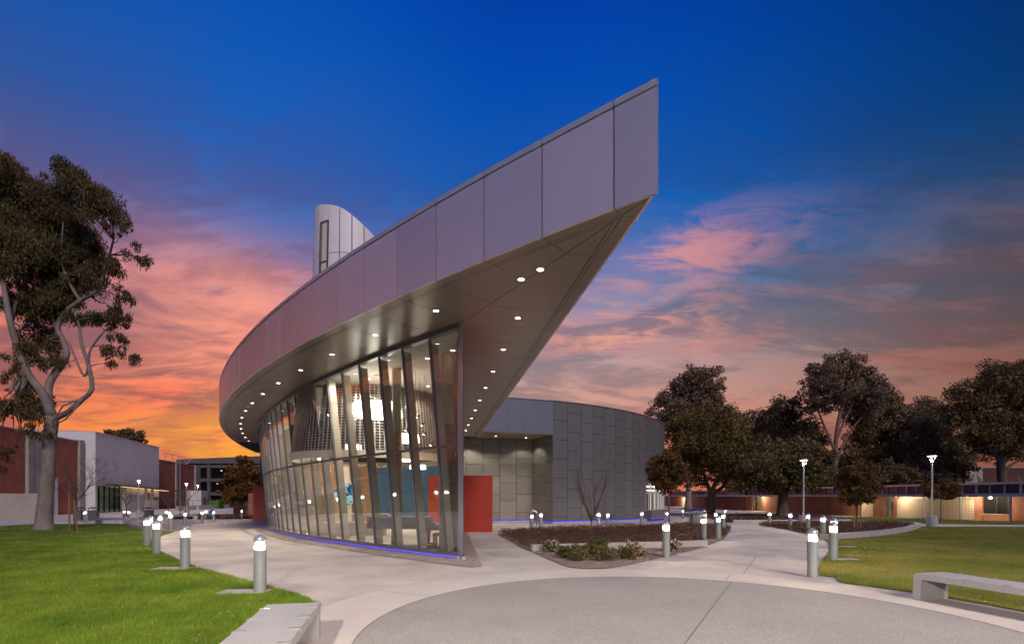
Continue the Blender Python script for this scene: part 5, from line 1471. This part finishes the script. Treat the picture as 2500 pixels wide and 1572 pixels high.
def limb(mb, a, b, r0, r1, n=5, sides=7, wob=.08, rr=None):
    rr = rr or rnd
    a, b = Vector(a), Vector(b); L = (b - a).length
    pts, rad = [], []
    for i in range(n + 1):
        t = i / n
        p = a.lerp(b, t)
        if 0 < i < n: p += Vector((rr.uniform(-1, 1), rr.uniform(-1, 1), rr.uniform(-.6, 1))) * L * wob
        pts.append(p); rad.append(r0 + (r1 - r0) * t)
    mb.tube(pts, rad, sides); return pts
def tree(name, label, base, limbs, clumps, n, size, lm, bm_, droop=0.0, sub=7, shape=.38, seed=1, twigs=1, group=None, flare=1.5, cat='tree', subr=.42, twr=.02):
    """limbs: lists of (x, y, z, radius); the first is the trunk from the base. clumps carry the leaves."""
    t = thing(name, label, cat, base, group=group)
    mb = MB(); nodes = []
    for k, lb2 in enumerate(limbs):
        pts = smooth_line([q[:3] for q in lb2], 4) if len(lb2) > 2 else [q[:3] for q in lb2]
        rad = [float(x) for x in np.interp(np.linspace(0, len(lb2) - 1, len(pts)), range(len(lb2)), [q[3] for q in lb2])]
        if k == 0 and flare:
            rad[0] *= flare
            if len(rad) > 2: rad[1] *= 1 + (flare - 1) * .3
        mb.tube(pts, rad, 10 if k == 0 else 8)
        if droop > .5 and k == 0: continue
        nodes += [(Vector(p), r_) for p, r_ in zip(pts, rad)][len(pts) // 3:]
    V, F, T = leaves(clumps, n, size, droop, sub, seed=seed, shape=shape, subr=subr)
    rr = random.Random(seed)
    for i, tp in enumerate(T):
        if rr.random() > twigs: continue
        q = Vector(tp)
        nd, r_ = min(nodes, key=lambda a: (a[0] - q).length + max(0, a[0].z - q.z) * .8)
        limb(mb, nd, q, min(r_ * .45, .02 + (nd - q).length * .02 + twr), twr * .4, 4, 5, .07, rr)
    tr_ = mb.build('trunk', bm_, t, smooth=True)
    raw_mesh('crown', V - np.array(base), F, lm, t)
    return t

# the tall eucalyptus on the left lawn (measured at depth 30.4)
E_Y = 30.4
def ez(x, y, r=None, dy=0.0):      # zoom pixel of the tree's own survey -> metres
    p = pt(x / 1.561, 350 + y / 1.561, E_Y); q = (p[0] * (E_Y + dy) / E_Y, E_Y + dy, p[2])
    return q + ((r,) if r else ())
bx_, by_, bz_ = ez(165, 1470)
limbs = [[(bx_, E_Y, g(E_Y) - .1, .47)] + [ez(x, y, r) for x, y, r in ((172, 1380, .40), (182, 1250, .35), (190, 1130, .33), (198, 1040, .36))],
         [ez(198, 1040, .30), ez(165, 960, .24, -.3), ez(105, 885, .2, -.6), ez(62, 780, .18, -.9), ez(35, 690, .16, -1.2), ez(12, 570, .13, -1.2), ez(-30, 430, .08, -1.3)],
         [ez(62, 780, .12, -.9), ez(45, 690, .1, -.6), ez(70, 590, .08, -.2), ez(110, 520, .05, .1)],
         [ez(195, 1040, .26), ez(183, 975, .23), ez(192, 900, .20, .3), ez(252, 805, .17, .6), ez(245, 745, .16, .7), ez(220, 690, .15, .7), ez(245, 635, .14, .6), ez(305, 590, .13, .4), ez(372, 550, .11, .2), ez(410, 450, .08, 0), ez(432, 375, .05, -.2)],
         [ez(220, 690, .10, .7), ez(185, 610, .08, 1.0), ez(170, 540, .06, 1.2), ez(150, 420, .05, 1.4), ez(180, 260, .03, 1.4)],
         [ez(305, 590, .09, .4), ez(260, 520, .07, .2), ez(235, 440, .05, .2), ez(240, 300, .03, 0)],
         [ez(210, 1046, .2), ez(260, 1025, .15, -.2), ez(310, 985, .13, -.5), ez(350, 945, .12, -.7), ez(338, 860, .11, -.7), ez(312, 780, .09, -.6), ez(300, 700, .07, -.5), ez(278, 640, .05, -.4)],
         [ez(338, 860, .08, -.7), ez(320, 895, .07, -.6), ez(282, 815, .05, -.5), ez(262, 760, .03, -.4)],
         [ez(336, 850, .08, -.7), ez(345, 800, .06, -.8), ez(385, 750, .05, -1.0), ez(420, 720, .03, -1.2)]]
clE = [(70, 120, 85, 75), (20, 170, 85, 90), (170, 190, 85, 75), (260, 175, 70, 60), (250, 270, 95, 80), (340, 270, 75, 70), (400, 255, 50, 45), (450, 275, 35, 40), (415, 330, 45, 40), (505, 430, 38, 45), (480, 390, 25, 25), (475, 560, 32, 45),
       (490, 540, 20, 35), (440, 640, 45, 45), (485, 660, 28, 40), (420, 800, 25, 55), (482, 790, 24, 60), (450, 750, 30, 40), (60, 300, 95, 90), (130, 420, 110, 95), (250, 440, 95, 85), (330, 400, 75, 80), (400, 470, 50, 50), (180, 560, 90, 70), (330, 560, 55, 40),
       (100, 600, 50, 45), (350, 650, 60, 45), (160, 680, 55, 60), (200, 740, 40, 45), (110, 800, 65, 55), (190, 830, 60, 35), (245, 830, 35, 25), (40, 850, 45, 50), (120, 980, 70, 65), (50, 930, 40, 40), (25, 1030, 35, 45), (155, 1085, 28, 45), (5, 1170, 25, 60), (110, 1090, 25, 40), (0, 440, 60, 90), (20, 600, 40, 50), (300, 340, 60, 60)]
sc_e = E_Y / 1230 / 1.561
clumps = []
for i, (x, y, rx, rz) in enumerate(clE):
    p = ez(x, y, None, rnd.uniform(-2.2, 2.2) if y < 700 else rnd.uniform(-1, 1))
    clumps.append(p + (rx * sc_e, (rx + rz) / 2 * sc_e * 1.2, rz * sc_e))
tree('eucalyptus_tree', 'tall grey-trunked eucalyptus on the left lawn with drooping dark leaves', (bx_, E_Y, g(E_Y)), limbs, clumps, 125000, .185, m_euc, m_bark, droop=1.0, sub=9, shape=.26, seed=5, flare=1.35, subr=.34, twr=.010, twigs=.4)
tag(sheet('mulch_ring', [circle(bx_, E_Y, .95, 24)], .026, m_mulch), 'ring of dark mulch at the foot of the tall eucalyptus', 'mulch')

# trees at the right, measured in the survey of that side
def rz_(x, y, Y): return pt(1550 + x / 2.535, 850 + y / 2.535, Y)
def rt(name, label, Y, trunk, cl, n, size, lm, bk_, dy=.8, droop=.1, sub=8, seed=1, shape=.5, twigs=.7, subr=.42, group='trees behind the right lawn', extra=(), twr=.03):
    s = Y / 1230 / 2.535
    base = rz_(*trunk[0][:2], Y); base = (base[0], Y, g(Y))
    limbs = [[(base[0], Y, g(Y) - .1, trunk[0][2])] + [rz_(x, y, Y) + (r,) for x, y, r in trunk[1:]]]
    for e in extra: limbs.append([rz_(x, y, Y) + (r,) for x, y, r in e])
    rr = random.Random(seed); clumps = []
    for x, y, rx, rzz in cl:
        d = rr.uniform(-1, 1) * dy * rx * s; p = rz_(x, y, Y + d)
        k_ = 1.16 if Y > 50 else 1.0
        clumps.append(p + (rx * s * k_, rx * s * k_, rzz * s * k_))
    return tree(name, label, base, limbs, clumps, n, size, lm, bk_, droop, sub, shape, seed, twigs, group, subr=subr, twr=twr)
rt('broadleaf_tree', 'grey-brown tree rising behind the round hall, left of the rusty tree', 88, [(330, 1000, .5), (335, 700, .4), (345, 450, .25), (360, 250, .1)],
   [(400, 170, 90, 55), (470, 140, 55, 40), (300, 210, 80, 60), (240, 270, 80, 60), (380, 280, 90, 70), (480, 270, 75, 60), (510, 210, 40, 60), (190, 360, 80, 50), (300, 380, 120, 60), (450, 380, 110, 70), (140, 420, 60, 40), (230, 460, 110, 50), (520, 340, 45, 40)], 15000, .42, m_lf_grey, m_bark, seed=21)
rt('broadleaf_tree', 'dense round rust-tinged tree beside the round hall', 66, [(470, 1030, .62), (470, 960, .55), (478, 880, .45)],
   [(460, 440, 130, 75), (350, 500, 110, 85), (560, 470, 110, 80), (640, 540, 85, 90), (290, 590, 80, 90), (430, 580, 150, 100), (560, 620, 140, 100), (670, 660, 75, 80), (340, 700, 110, 80), (470, 720, 110, 70), (620, 760, 90, 60), (380, 810, 75, 60), (340, 850, 45, 40), (690, 600, 50, 60), (250, 540, 45, 50), (420, 860, 40, 40)], 26000, .30, m_lf_rust, m_barkd, seed=22, sub=12, subr=.36,
   extra=[[(475, 890, .34), (500, 830, .28), (530, 780, .2), (560, 700, .12)], [(478, 890, .3), (530, 870, .24), (575, 810, .16), (610, 760, .1)], [(470, 890, .3), (440, 820, .24), (420, 740, .15)]])
rt('broadleaf_tree', 'low spreading dark tree with thick trunk before the brick building', 60, [(915, 1045, .75), (915, 980, .6), (920, 900, .55), (920, 840, .45)],
   [(900, 620, 130, 60), (790, 660, 110, 70), (1010, 640, 120, 70), (700, 730, 90, 60), (1110, 700, 100, 70), (880, 730, 150, 70), (1030, 760, 130, 70), (660, 800, 60, 55), (780, 800, 110, 60), (1170, 790, 70, 55), (1000, 840, 90, 40), (700, 870, 60, 30), (640, 880, 30, 25), (1200, 720, 40, 50), (850, 850, 60, 35), (1100, 850, 60, 40), (620, 760, 30, 40)], 30000, .30, m_lf_dark, m_barkd, seed=23, sub=11, subr=.36,
   extra=[[(918, 850, .3), (860, 790, .22), (780, 740, .12)], [(922, 850, .3), (990, 800, .2), (1080, 760, .1)], [(920, 850, .25), (930, 760, .15)]])
rt('eucalyptus_tree', 'tallest rust-crowned eucalyptus in the middle of the tree line', 84, [(1250, 1000, .5), (1245, 850, .45), (1240, 650, .38), (1255, 480, .3), (1280, 360, .2)],
   [(1250, 90, 75, 55), (1360, 75, 50, 45), (1150, 150, 80, 55), (1290, 170, 110, 60), (1400, 170, 70, 70), (1100, 220, 55, 60), (1210, 250, 100, 60), (1340, 270, 100, 70), (1450, 260, 65, 80), (1120, 320, 60, 60), (1430, 360, 80, 70), (1090, 380, 40, 50), (1180, 370, 55, 40), (1490, 330, 35, 50), (1330, 400, 60, 40), (1100, 130, 35, 35)], 24000, .36, m_lf_grey, m_barkb, seed=24, sub=11, droop=.35, subr=.36,
   extra=[[(1240, 640, .26), (1180, 500, .2), (1140, 400, .12), (1110, 300, .07)], [(1250, 560, .24), (1310, 420, .16), (1380, 280, .1)], [(1243, 700, .25), (1330, 520, .16), (1410, 420, .08)], [(1270, 420, .15), (1240, 280, .1), (1240, 150, .05)]])
rt('broadleaf_tree', 'dark tree between the rusty round tree and the tallest eucalyptus', 92, [(860, 1000, .5), (860, 700, .4), (880, 500, .2)],
   [(960, 370, 85, 60), (870, 420, 100, 70), (770, 440, 80, 60), (730, 500, 70, 60), (990, 460, 75, 80), (850, 530, 130, 70), (980, 560, 100, 70), (720, 600, 60, 60), (1080, 600, 80, 80)], 14000, .42, m_lf_dark, m_barkd, seed=25)
rt('broadleaf_tree', 'dark tree leaning right of the tallest eucalyptus', 90, [(1490, 1000, .5), (1490, 720, .38), (1500, 500, .25)],
   [(1530, 320, 80, 70), (1450, 430, 90, 70), (1570, 400, 80, 80), (1600, 330, 40, 50), (1380, 560, 80, 80), (1480, 540, 100, 80), (1590, 520, 80, 90), (1330, 660, 60, 60), (1450, 660, 80, 60), (1560, 650, 80, 70), (1620, 620, 50, 60)], 16000, .40, m_lf_dark, m_barkd, seed=26, extra=[[(1490, 760, .25), (1420, 650, .15), (1380, 580, .1)], [(1492, 740, .22), (1550, 620, .12)]])
rt('broadleaf_tree', 'grey-brown tree behind the right pole lamp', 88, [(1760, 1000, .5), (1770, 760, .38), (1800, 560, .25)],
   [(1700, 380, 75, 55), (1800, 390, 90, 70), (1880, 360, 70, 50), (1650, 470, 70, 70), (1760, 490, 100, 70), (1880, 470, 90, 80), (1700, 590, 90, 80), (1830, 600, 100, 80), (1930, 560, 50, 90), (1740, 700, 90, 60), (1860, 700, 90, 70), (1650, 640, 50, 70), (1900, 760, 60, 40)], 17000, .40, m_lf_grey, m_barkd, seed=27)
rt('broadleaf_tree', 'huge dark tree at the right edge of the picture', 76, [(2280, 1000, .7), (2275, 830, .6), (2265, 690, .5), (2290, 520, .35)],
   [(2290, 160, 110, 60), (2400, 150, 90, 70), (2200, 220, 90, 70), (2090, 260, 90, 70), (2330, 270, 130, 80), (2460, 260, 100, 90), (2020, 340, 80, 70), (2160, 360, 120, 80), (2300, 400, 130, 80), (2440, 400, 100, 90), (1990, 430, 65, 60), (2100, 480, 110, 70), (2250, 510, 110, 70), (2400, 530, 110, 90), (2010, 560, 70, 60), (2130, 590, 90, 60), (2340, 620, 80, 60), (2440, 640, 80, 70), (2060, 670, 60, 50), (2180, 680, 50, 50), (1960, 600, 30, 60)], 30000, .36, m_lf_dark, m_barkd, seed=28, sub=10, subr=.38,
   extra=[[(2265, 700, .3), (2180, 600, .22), (2110, 500, .14), (2050, 400, .08)], [(2270, 720, .3), (2340, 650, .2), (2400, 550, .12)], [(2262, 800, .28), (2330, 720, .2), (2400, 690, .12)]])
rt('broadleaf_tree', 'dark tree low behind the clerestory roof, left of the huge tree', 80, [(1990, 1000, .35), (1985, 830, .3), (1990, 720, .2)],
   [(1960, 700, 60, 50), (2030, 760, 60, 40), (1560, 760, 80, 50), (1660, 790, 80, 45), (1760, 800, 70, 40), (1880, 800, 60, 35), (1450, 790, 70, 50)], 7000, .36, m_lf_dark, m_barkd, seed=29)
rt('broadleaf_tree', 'low dark tree filling the gap behind the spreading tree', 98, [(690, 1000, .4), (690, 900, .3), (700, 800, .2)],
   [(560, 780, 80, 70), (640, 720, 80, 80), (720, 760, 90, 80), (790, 700, 80, 80), (620, 850, 90, 50), (740, 850, 90, 50), (830, 820, 80, 60)], 12000, .42, m_lf_dark, m_barkd, seed=33)
rt('broadleaf_tree', 'low dark tree filling the gap under the tallest eucalyptus', 100, [(1160, 1000, .4), (1160, 900, .3), (1170, 800, .2)],
   [(1060, 740, 80, 80), (1120, 680, 80, 80), (1190, 760, 90, 80), (1300, 740, 90, 90), (1100, 840, 90, 50), (1240, 850, 90, 50), (1360, 800, 80, 60)], 12000, .42, m_lf_dark, m_barkd, seed=34)
rt('broadleaf_tree', 'low dark tree filling the gap left of the huge tree', 98, [(1990, 1000, .4), (1990, 900, .3), (1990, 800, .2)],
   [(1900, 640, 80, 90), (1980, 700, 80, 80), (2060, 620, 70, 80), (1700, 760, 90, 60), (1830, 760, 90, 60), (1950, 790, 90, 50), (1600, 720, 70, 70)], 12000, .42, m_lf_dark, m_barkd, seed=35)
rt('young_tree', 'young round-headed tree before the lit windows of the round hall', 36, [(212, 1075, .075), (210, 980, .065), (210, 900, .055), (208, 800, .035)],
   [(200, 680, 70, 50), (150, 740, 65, 50), (260, 730, 60, 55), (205, 770, 85, 60), (130, 800, 45, 45), (280, 800, 45, 45), (200, 840, 70, 45), (150, 860, 35, 35), (255, 870, 35, 35), (210, 640, 35, 25)], 11000, .15, m_lf_young, m_barkb, seed=30, sub=12, droop=.1, twigs=1, subr=.40, group='young trees', twr=.012)
rt('young_tree', 'young tree with two stakes in the curved right bed', 29.3, [(1372, 1130, .07), (1374, 1050, .06), (1376, 970, .055), (1378, 880, .03)],
   [(1380, 760, 75, 45), (1310, 800, 60, 50), (1450, 790, 60, 50), (1380, 830, 90, 55), (1290, 860, 45, 45), (1470, 870, 45, 45), (1380, 900, 80, 45), (1320, 930, 45, 35), (1440, 930, 45, 35), (1390, 710, 40, 25), (1510, 810, 20, 30), (1255, 850, 20, 25)], 13000, .12, m_lf_young, m_barkb, seed=31, sub=12, droop=.1, twigs=1, subr=.40, group='young trees', twr=.012)
rt('young_tree', 'small spreading tree behind the right pole lamp footing', 42.0, [(1895, 1078, .05), (1893, 1000, .045), (1893, 930, .04)],
   [(1840, 860, 45, 30), (1900, 850, 50, 30), (1960, 870, 45, 30), (1870, 900, 50, 30), (1940, 910, 40, 25), (1990, 900, 20, 20), (1810, 900, 20, 20)], 5000, .17, m_lf_orange, m_barkb, seed=32, sub=10, twigs=1, group='young trees', twr=.012)
def stakes(label, pts, lean, h, r=.035):
    for i, ((x, y), lb3) in enumerate(zip(pts, label)):
        tag(MB().tube([(x, y, g(y) - .1), (x + lean[i][0], y + lean[i][1], g(y) + h)], r, 8).build('tree_stake', m_stake), lb3, 'stake')
bx2 = rz_(1372, 1130, 29.3)[0]
stakes(['timber stake left of the young tree in the right bed', 'timber stake right of the young tree in the right bed'], [(bx2 - .22, 29.2), (bx2 + .24, 29.3)], [(0.05, 0), (-.02, 0)], 1.5)

# left: orange-brown tree, tree behind the white block
def lt(x, y, Y): return pt(x / 3.7625, 1000 + y / 3.7625, Y)
def ltree(name, label, Y, trunk, cl, n, size, lm, bk_, seed, sub=9, subr=.4):
    s = Y / 1230 / 3.7625; b = lt(*trunk[0][:2], Y); base = (b[0], Y, g(Y)); rr = random.Random(seed)
    limbs = [[(base[0], Y, base[2] - .1, trunk[0][2])] + [lt(x, y, Y) + (r,) for x, y, r in trunk[1:]]]
    clumps = [lt(x, y, Y + rr.uniform(-.6, .6) * rx * s) + (rx * s, rx * s, rz2 * s) for x, y, rx, rz2 in cl]
    return tree(name, label, base, limbs, clumps, n, size, lm, bk_, .1, sub, .5, seed, .8, None, subr=subr)
ltree('broadleaf_tree', 'bushy orange-brown tree beside the far end of the glass', 66, [(2275, 930, .3), (2270, 880, .25), (2250, 800, .18)],
      [(2260, 480, 70, 50), (2180, 580, 80, 60), (2290, 580, 80, 60), (2120, 660, 80, 60), (2220, 680, 100, 70), (2330, 680, 60, 80), (2090, 750, 70, 60), (2190, 780, 90, 60), (2300, 780, 70, 60), (2130, 820, 60, 40), (2240, 440, 40, 25), (2050, 700, 35, 45)], 15000, .26, m_lf_orange, m_barkd, 41)
ltree('broadleaf_tree', 'dark treetop showing above the white entrance block', 150, [(1160, 900, .6), (1160, 500, .5), (1160, 350, .3)],
      [(1040, 230, 75, 45), (1110, 230, 60, 40), (1200, 240, 75, 50), (1280, 260, 60, 45), (1160, 290, 110, 40), (1320, 300, 30, 25), (990, 220, 35, 25)], 7000, .5, m_lf_dark, m_barkd, 42)

# bare trees
def bare(name, label, base, h, n0, seed, spread=.5, mat=m_twig, r0=.05, trunk=.25, depth=4, upright=.6, group='leafless young trees', lenf=.62, fork=(2, 3)):
    t = thing(name, label, 'tree', base, group=group)
    rr = random.Random(seed)
    tm, cm = MB(), MB()
    def grow(p, d, L, r, lev, mb):
        pts = [p]; rad = [r]; q = Vector(p); dd = Vector(d)
        for i in range(4):
            dd = (dd + Vector((rr.uniform(-1, 1), rr.uniform(-1, 1), rr.uniform(-.4, .9))) * .13).normalized()
            q = q + dd * L / 4; pts.append(q.copy()); rad.append(max(r * (1 - .5 * (i + 1) / 4), .0035))
        mb.tube(pts, rad, 6 if r > .02 else 4, cap=False)
        if lev <= 0: return
        for k in range(rr.randint(*fork) + (1 if lev > 2 else 0)):
            i = rr.randint(1, 4) if lev < depth else 4
            v = Vector((rr.gauss(0, 1), rr.gauss(0, 1), rr.gauss(0, .5))).normalized()
            nd = (dd * upright + v * spread + Vector((0, 0, .25))).normalized()
            grow(pts[i], nd, L * rr.uniform(lenf - .12, lenf + .15), max(rad[i] * .72, .005), lev - 1, cm)
    b = Vector(base)
    top = b + Vector((0, 0, h * trunk))
    tm.tube([b - Vector((0, 0, .1)), b.lerp(top, .5), top], [r0 * 1.3, r0, r0 * .9], 8)
    for k in range(n0):
        a = 2 * math.pi * k / n0 + rr.uniform(-.3, .3)
        grow(top, Vector((math.cos(a) * spread, math.sin(a) * spread, 1)).normalized(), h * (1 - trunk) * .52, r0 * .7, depth - 1, cm)
    tm.build('trunk', mat, t, smooth=True); cm.build('branches', mat, t, smooth=True)
    return t
bare('bare_tree', 'leafless many-stemmed shrub tree in the middle of the front bed', (3.47, 21.97, g(22)), 4.3, 7, 51, spread=.5, r0=.034, trunk=.18, upright=1.0, lenf=.66, fork=(1, 2))
bare('bare_tree', 'leafless tree between two stakes on the left lawn', (-24.76, 28.54, g(28.5)), 4.4, 5, 52, spread=.75, r0=.05, trunk=.36, depth=5)
stakes(['leaning timber stake left of the bare tree on the left lawn', 'leaning timber stake right of the bare tree on the left lawn'], [(-24.95, 28.4), (-24.5, 28.4)], [(-.02, 0), (-.22, 0)], 2.2, .04)
tag(sheet('mulch_ring', [circle(-24.72, 28.5, .55, 20)], .026, m_mulch), 'patch of mulch under the staked bare tree', 'mulch')
bare('bare_tree', 'leafless tree left of the pole lamp before the sign wall', (-50.5, 66, g(66)), 4.8, 4, 53, spread=.7, r0=.07, trunk=.3)
bare('bare_tree', 'leafless pale tree between two stakes before the hedge', (-41.5, 64, g(64)), 4.4, 5, 54, spread=.6, r0=.07, trunk=.32, mat=m_barkb)
bare('bare_tree', 'leafless tree just left of the staked pale tree by the hedge', (-45, 66, g(66)), 3.8, 4, 55, spread=.6, r0=.06, trunk=.3)
stakes(['pale stake left of the leafless tree by the hedge', 'pale stake right of the leafless tree by the hedge'], [(-42.0, 63.8), (-40.9, 63.8)], [(.1, 0), (-.1, 0)], 2.3, .06)
bare('bare_tree', 'small dark bare tree in the far planting left of the orange tree', (-32.5, 62, g(62)), 2.4, 5, 56, spread=.8, r0=.05, trunk=.3)

# shrubs of the front bed
def shrub(label, x, y, w, h, seed, flower=False, mat=m_shrub):
    z = g(y) + .02
    w *= 1.12; h *= 1.0
    t = thing('shrub', label, 'shrub', (x, y, z), group='shrubs of the front bed')
    V, F, T = leaves([(x, y, z + h * .5, w * .5, w * .5, h * .45)], 620, .065, 0, 14, .42, .5, seed)
    mb = MB()
    for q in T: limb(mb, (x, y, z), q, .008, .003, 3, 4, .05)
    mb.build('stems', m_twig, t); raw_mesh('foliage', V - np.array((x, y, z)), F, mat, t)
    if flower:
        fb2 = MB(); rr = random.Random(seed)
        for q in T:
            for _ in range(3):
                c = Vector(q) + Vector((rr.uniform(-.05, .05), rr.uniform(-.07, .0), rr.uniform(.0, .08)))
                for k in range(5):
                    a = k * 1.256; fb2.add([c, c + Vector((math.cos(a), -.3, math.sin(a))) * .02, c + Vector((math.cos(a + .7), -.3, math.sin(a + .7))) * .02], [(0, 1, 2)])
        fb2.build('blossom', m_petal, t)
for i, (x, y, w, h, lb, fl) in enumerate([
    (1.25, 16.0, .42, .40, 'shrub with white blossom against the left end of the low kerb', True), (1.5, 14.4, .45, .36, 'green shrub nearest the left tip of the mulch', False),
    (1.83, 13.75, .50, .40, 'round green shrub at the front of the mulch, left of centre', False), (2.32, 14.65, .48, .38, 'dusky shrub behind the front row, left of centre', False),
    (2.68, 15.95, .50, .42, 'leafy shrub touching the low kerb in the middle', False), (2.55, 13.7, .48, .38, 'green shrub at the front centre of the mulch', False),
    (3.15, 14.1, .48, .36, 'bright green shrub at the front right of the mulch', False), (3.62, 14.9, .50, .46, 'tall shrub with white blossom right of centre', True),
    (5.05, 16.1, .48, .40, 'shrub half hidden behind the front bollard', True)]):
    shrub(lb, x, y, w, h, 60 + i, fl)
# weeds and plume plants behind the clerestory
def fan_plant(label, x, y, z, h, n, seed):
    t = thing('fan_palm_plant', label, 'plant', (x, y, g(y))); rr = random.Random(seed)
    for k in range(n):
        a = rr.uniform(-1.1, 1.1); L_ = h * rr.uniform(.7, 1.1); w = .28
        p0 = Vector((x, y, g(y) + .3)); d = Vector((math.sin(a), rr.uniform(-.3, .3), math.cos(a))); sd = Vector((math.cos(a), 0, -math.sin(a)))
        ps = [p0, p0 + d * L_ * .55 - sd * w * .2, p0 + d * L_ * .8 - sd * w, p0 + d * L_, p0 + d * L_ * .8 + sd * w, p0 + d * L_ * .55 + sd * w * .2]
        back_ = [q + Vector((0, .015, 0)) for q in ps]
        mbb = MB().add(ps + back_, [(0, 1, 2, 3, 4, 5), (11, 10, 9, 8, 7, 6)] + [(i_, (i_ + 1) % 6, 6 + (i_ + 1) % 6, 6 + i_) for i_ in range(6)])
        mbb.build('leaf', m_shrub, t)
fan_plant('broad-leaved fan plant showing above the clerestory roof', 59.5, 62, 0, 5.2, 9, 71)
fan_plant('broad-leaved fan plant at the right edge above the clerestory roof', 64.2, 62, 0, 5.6, 7, 72)
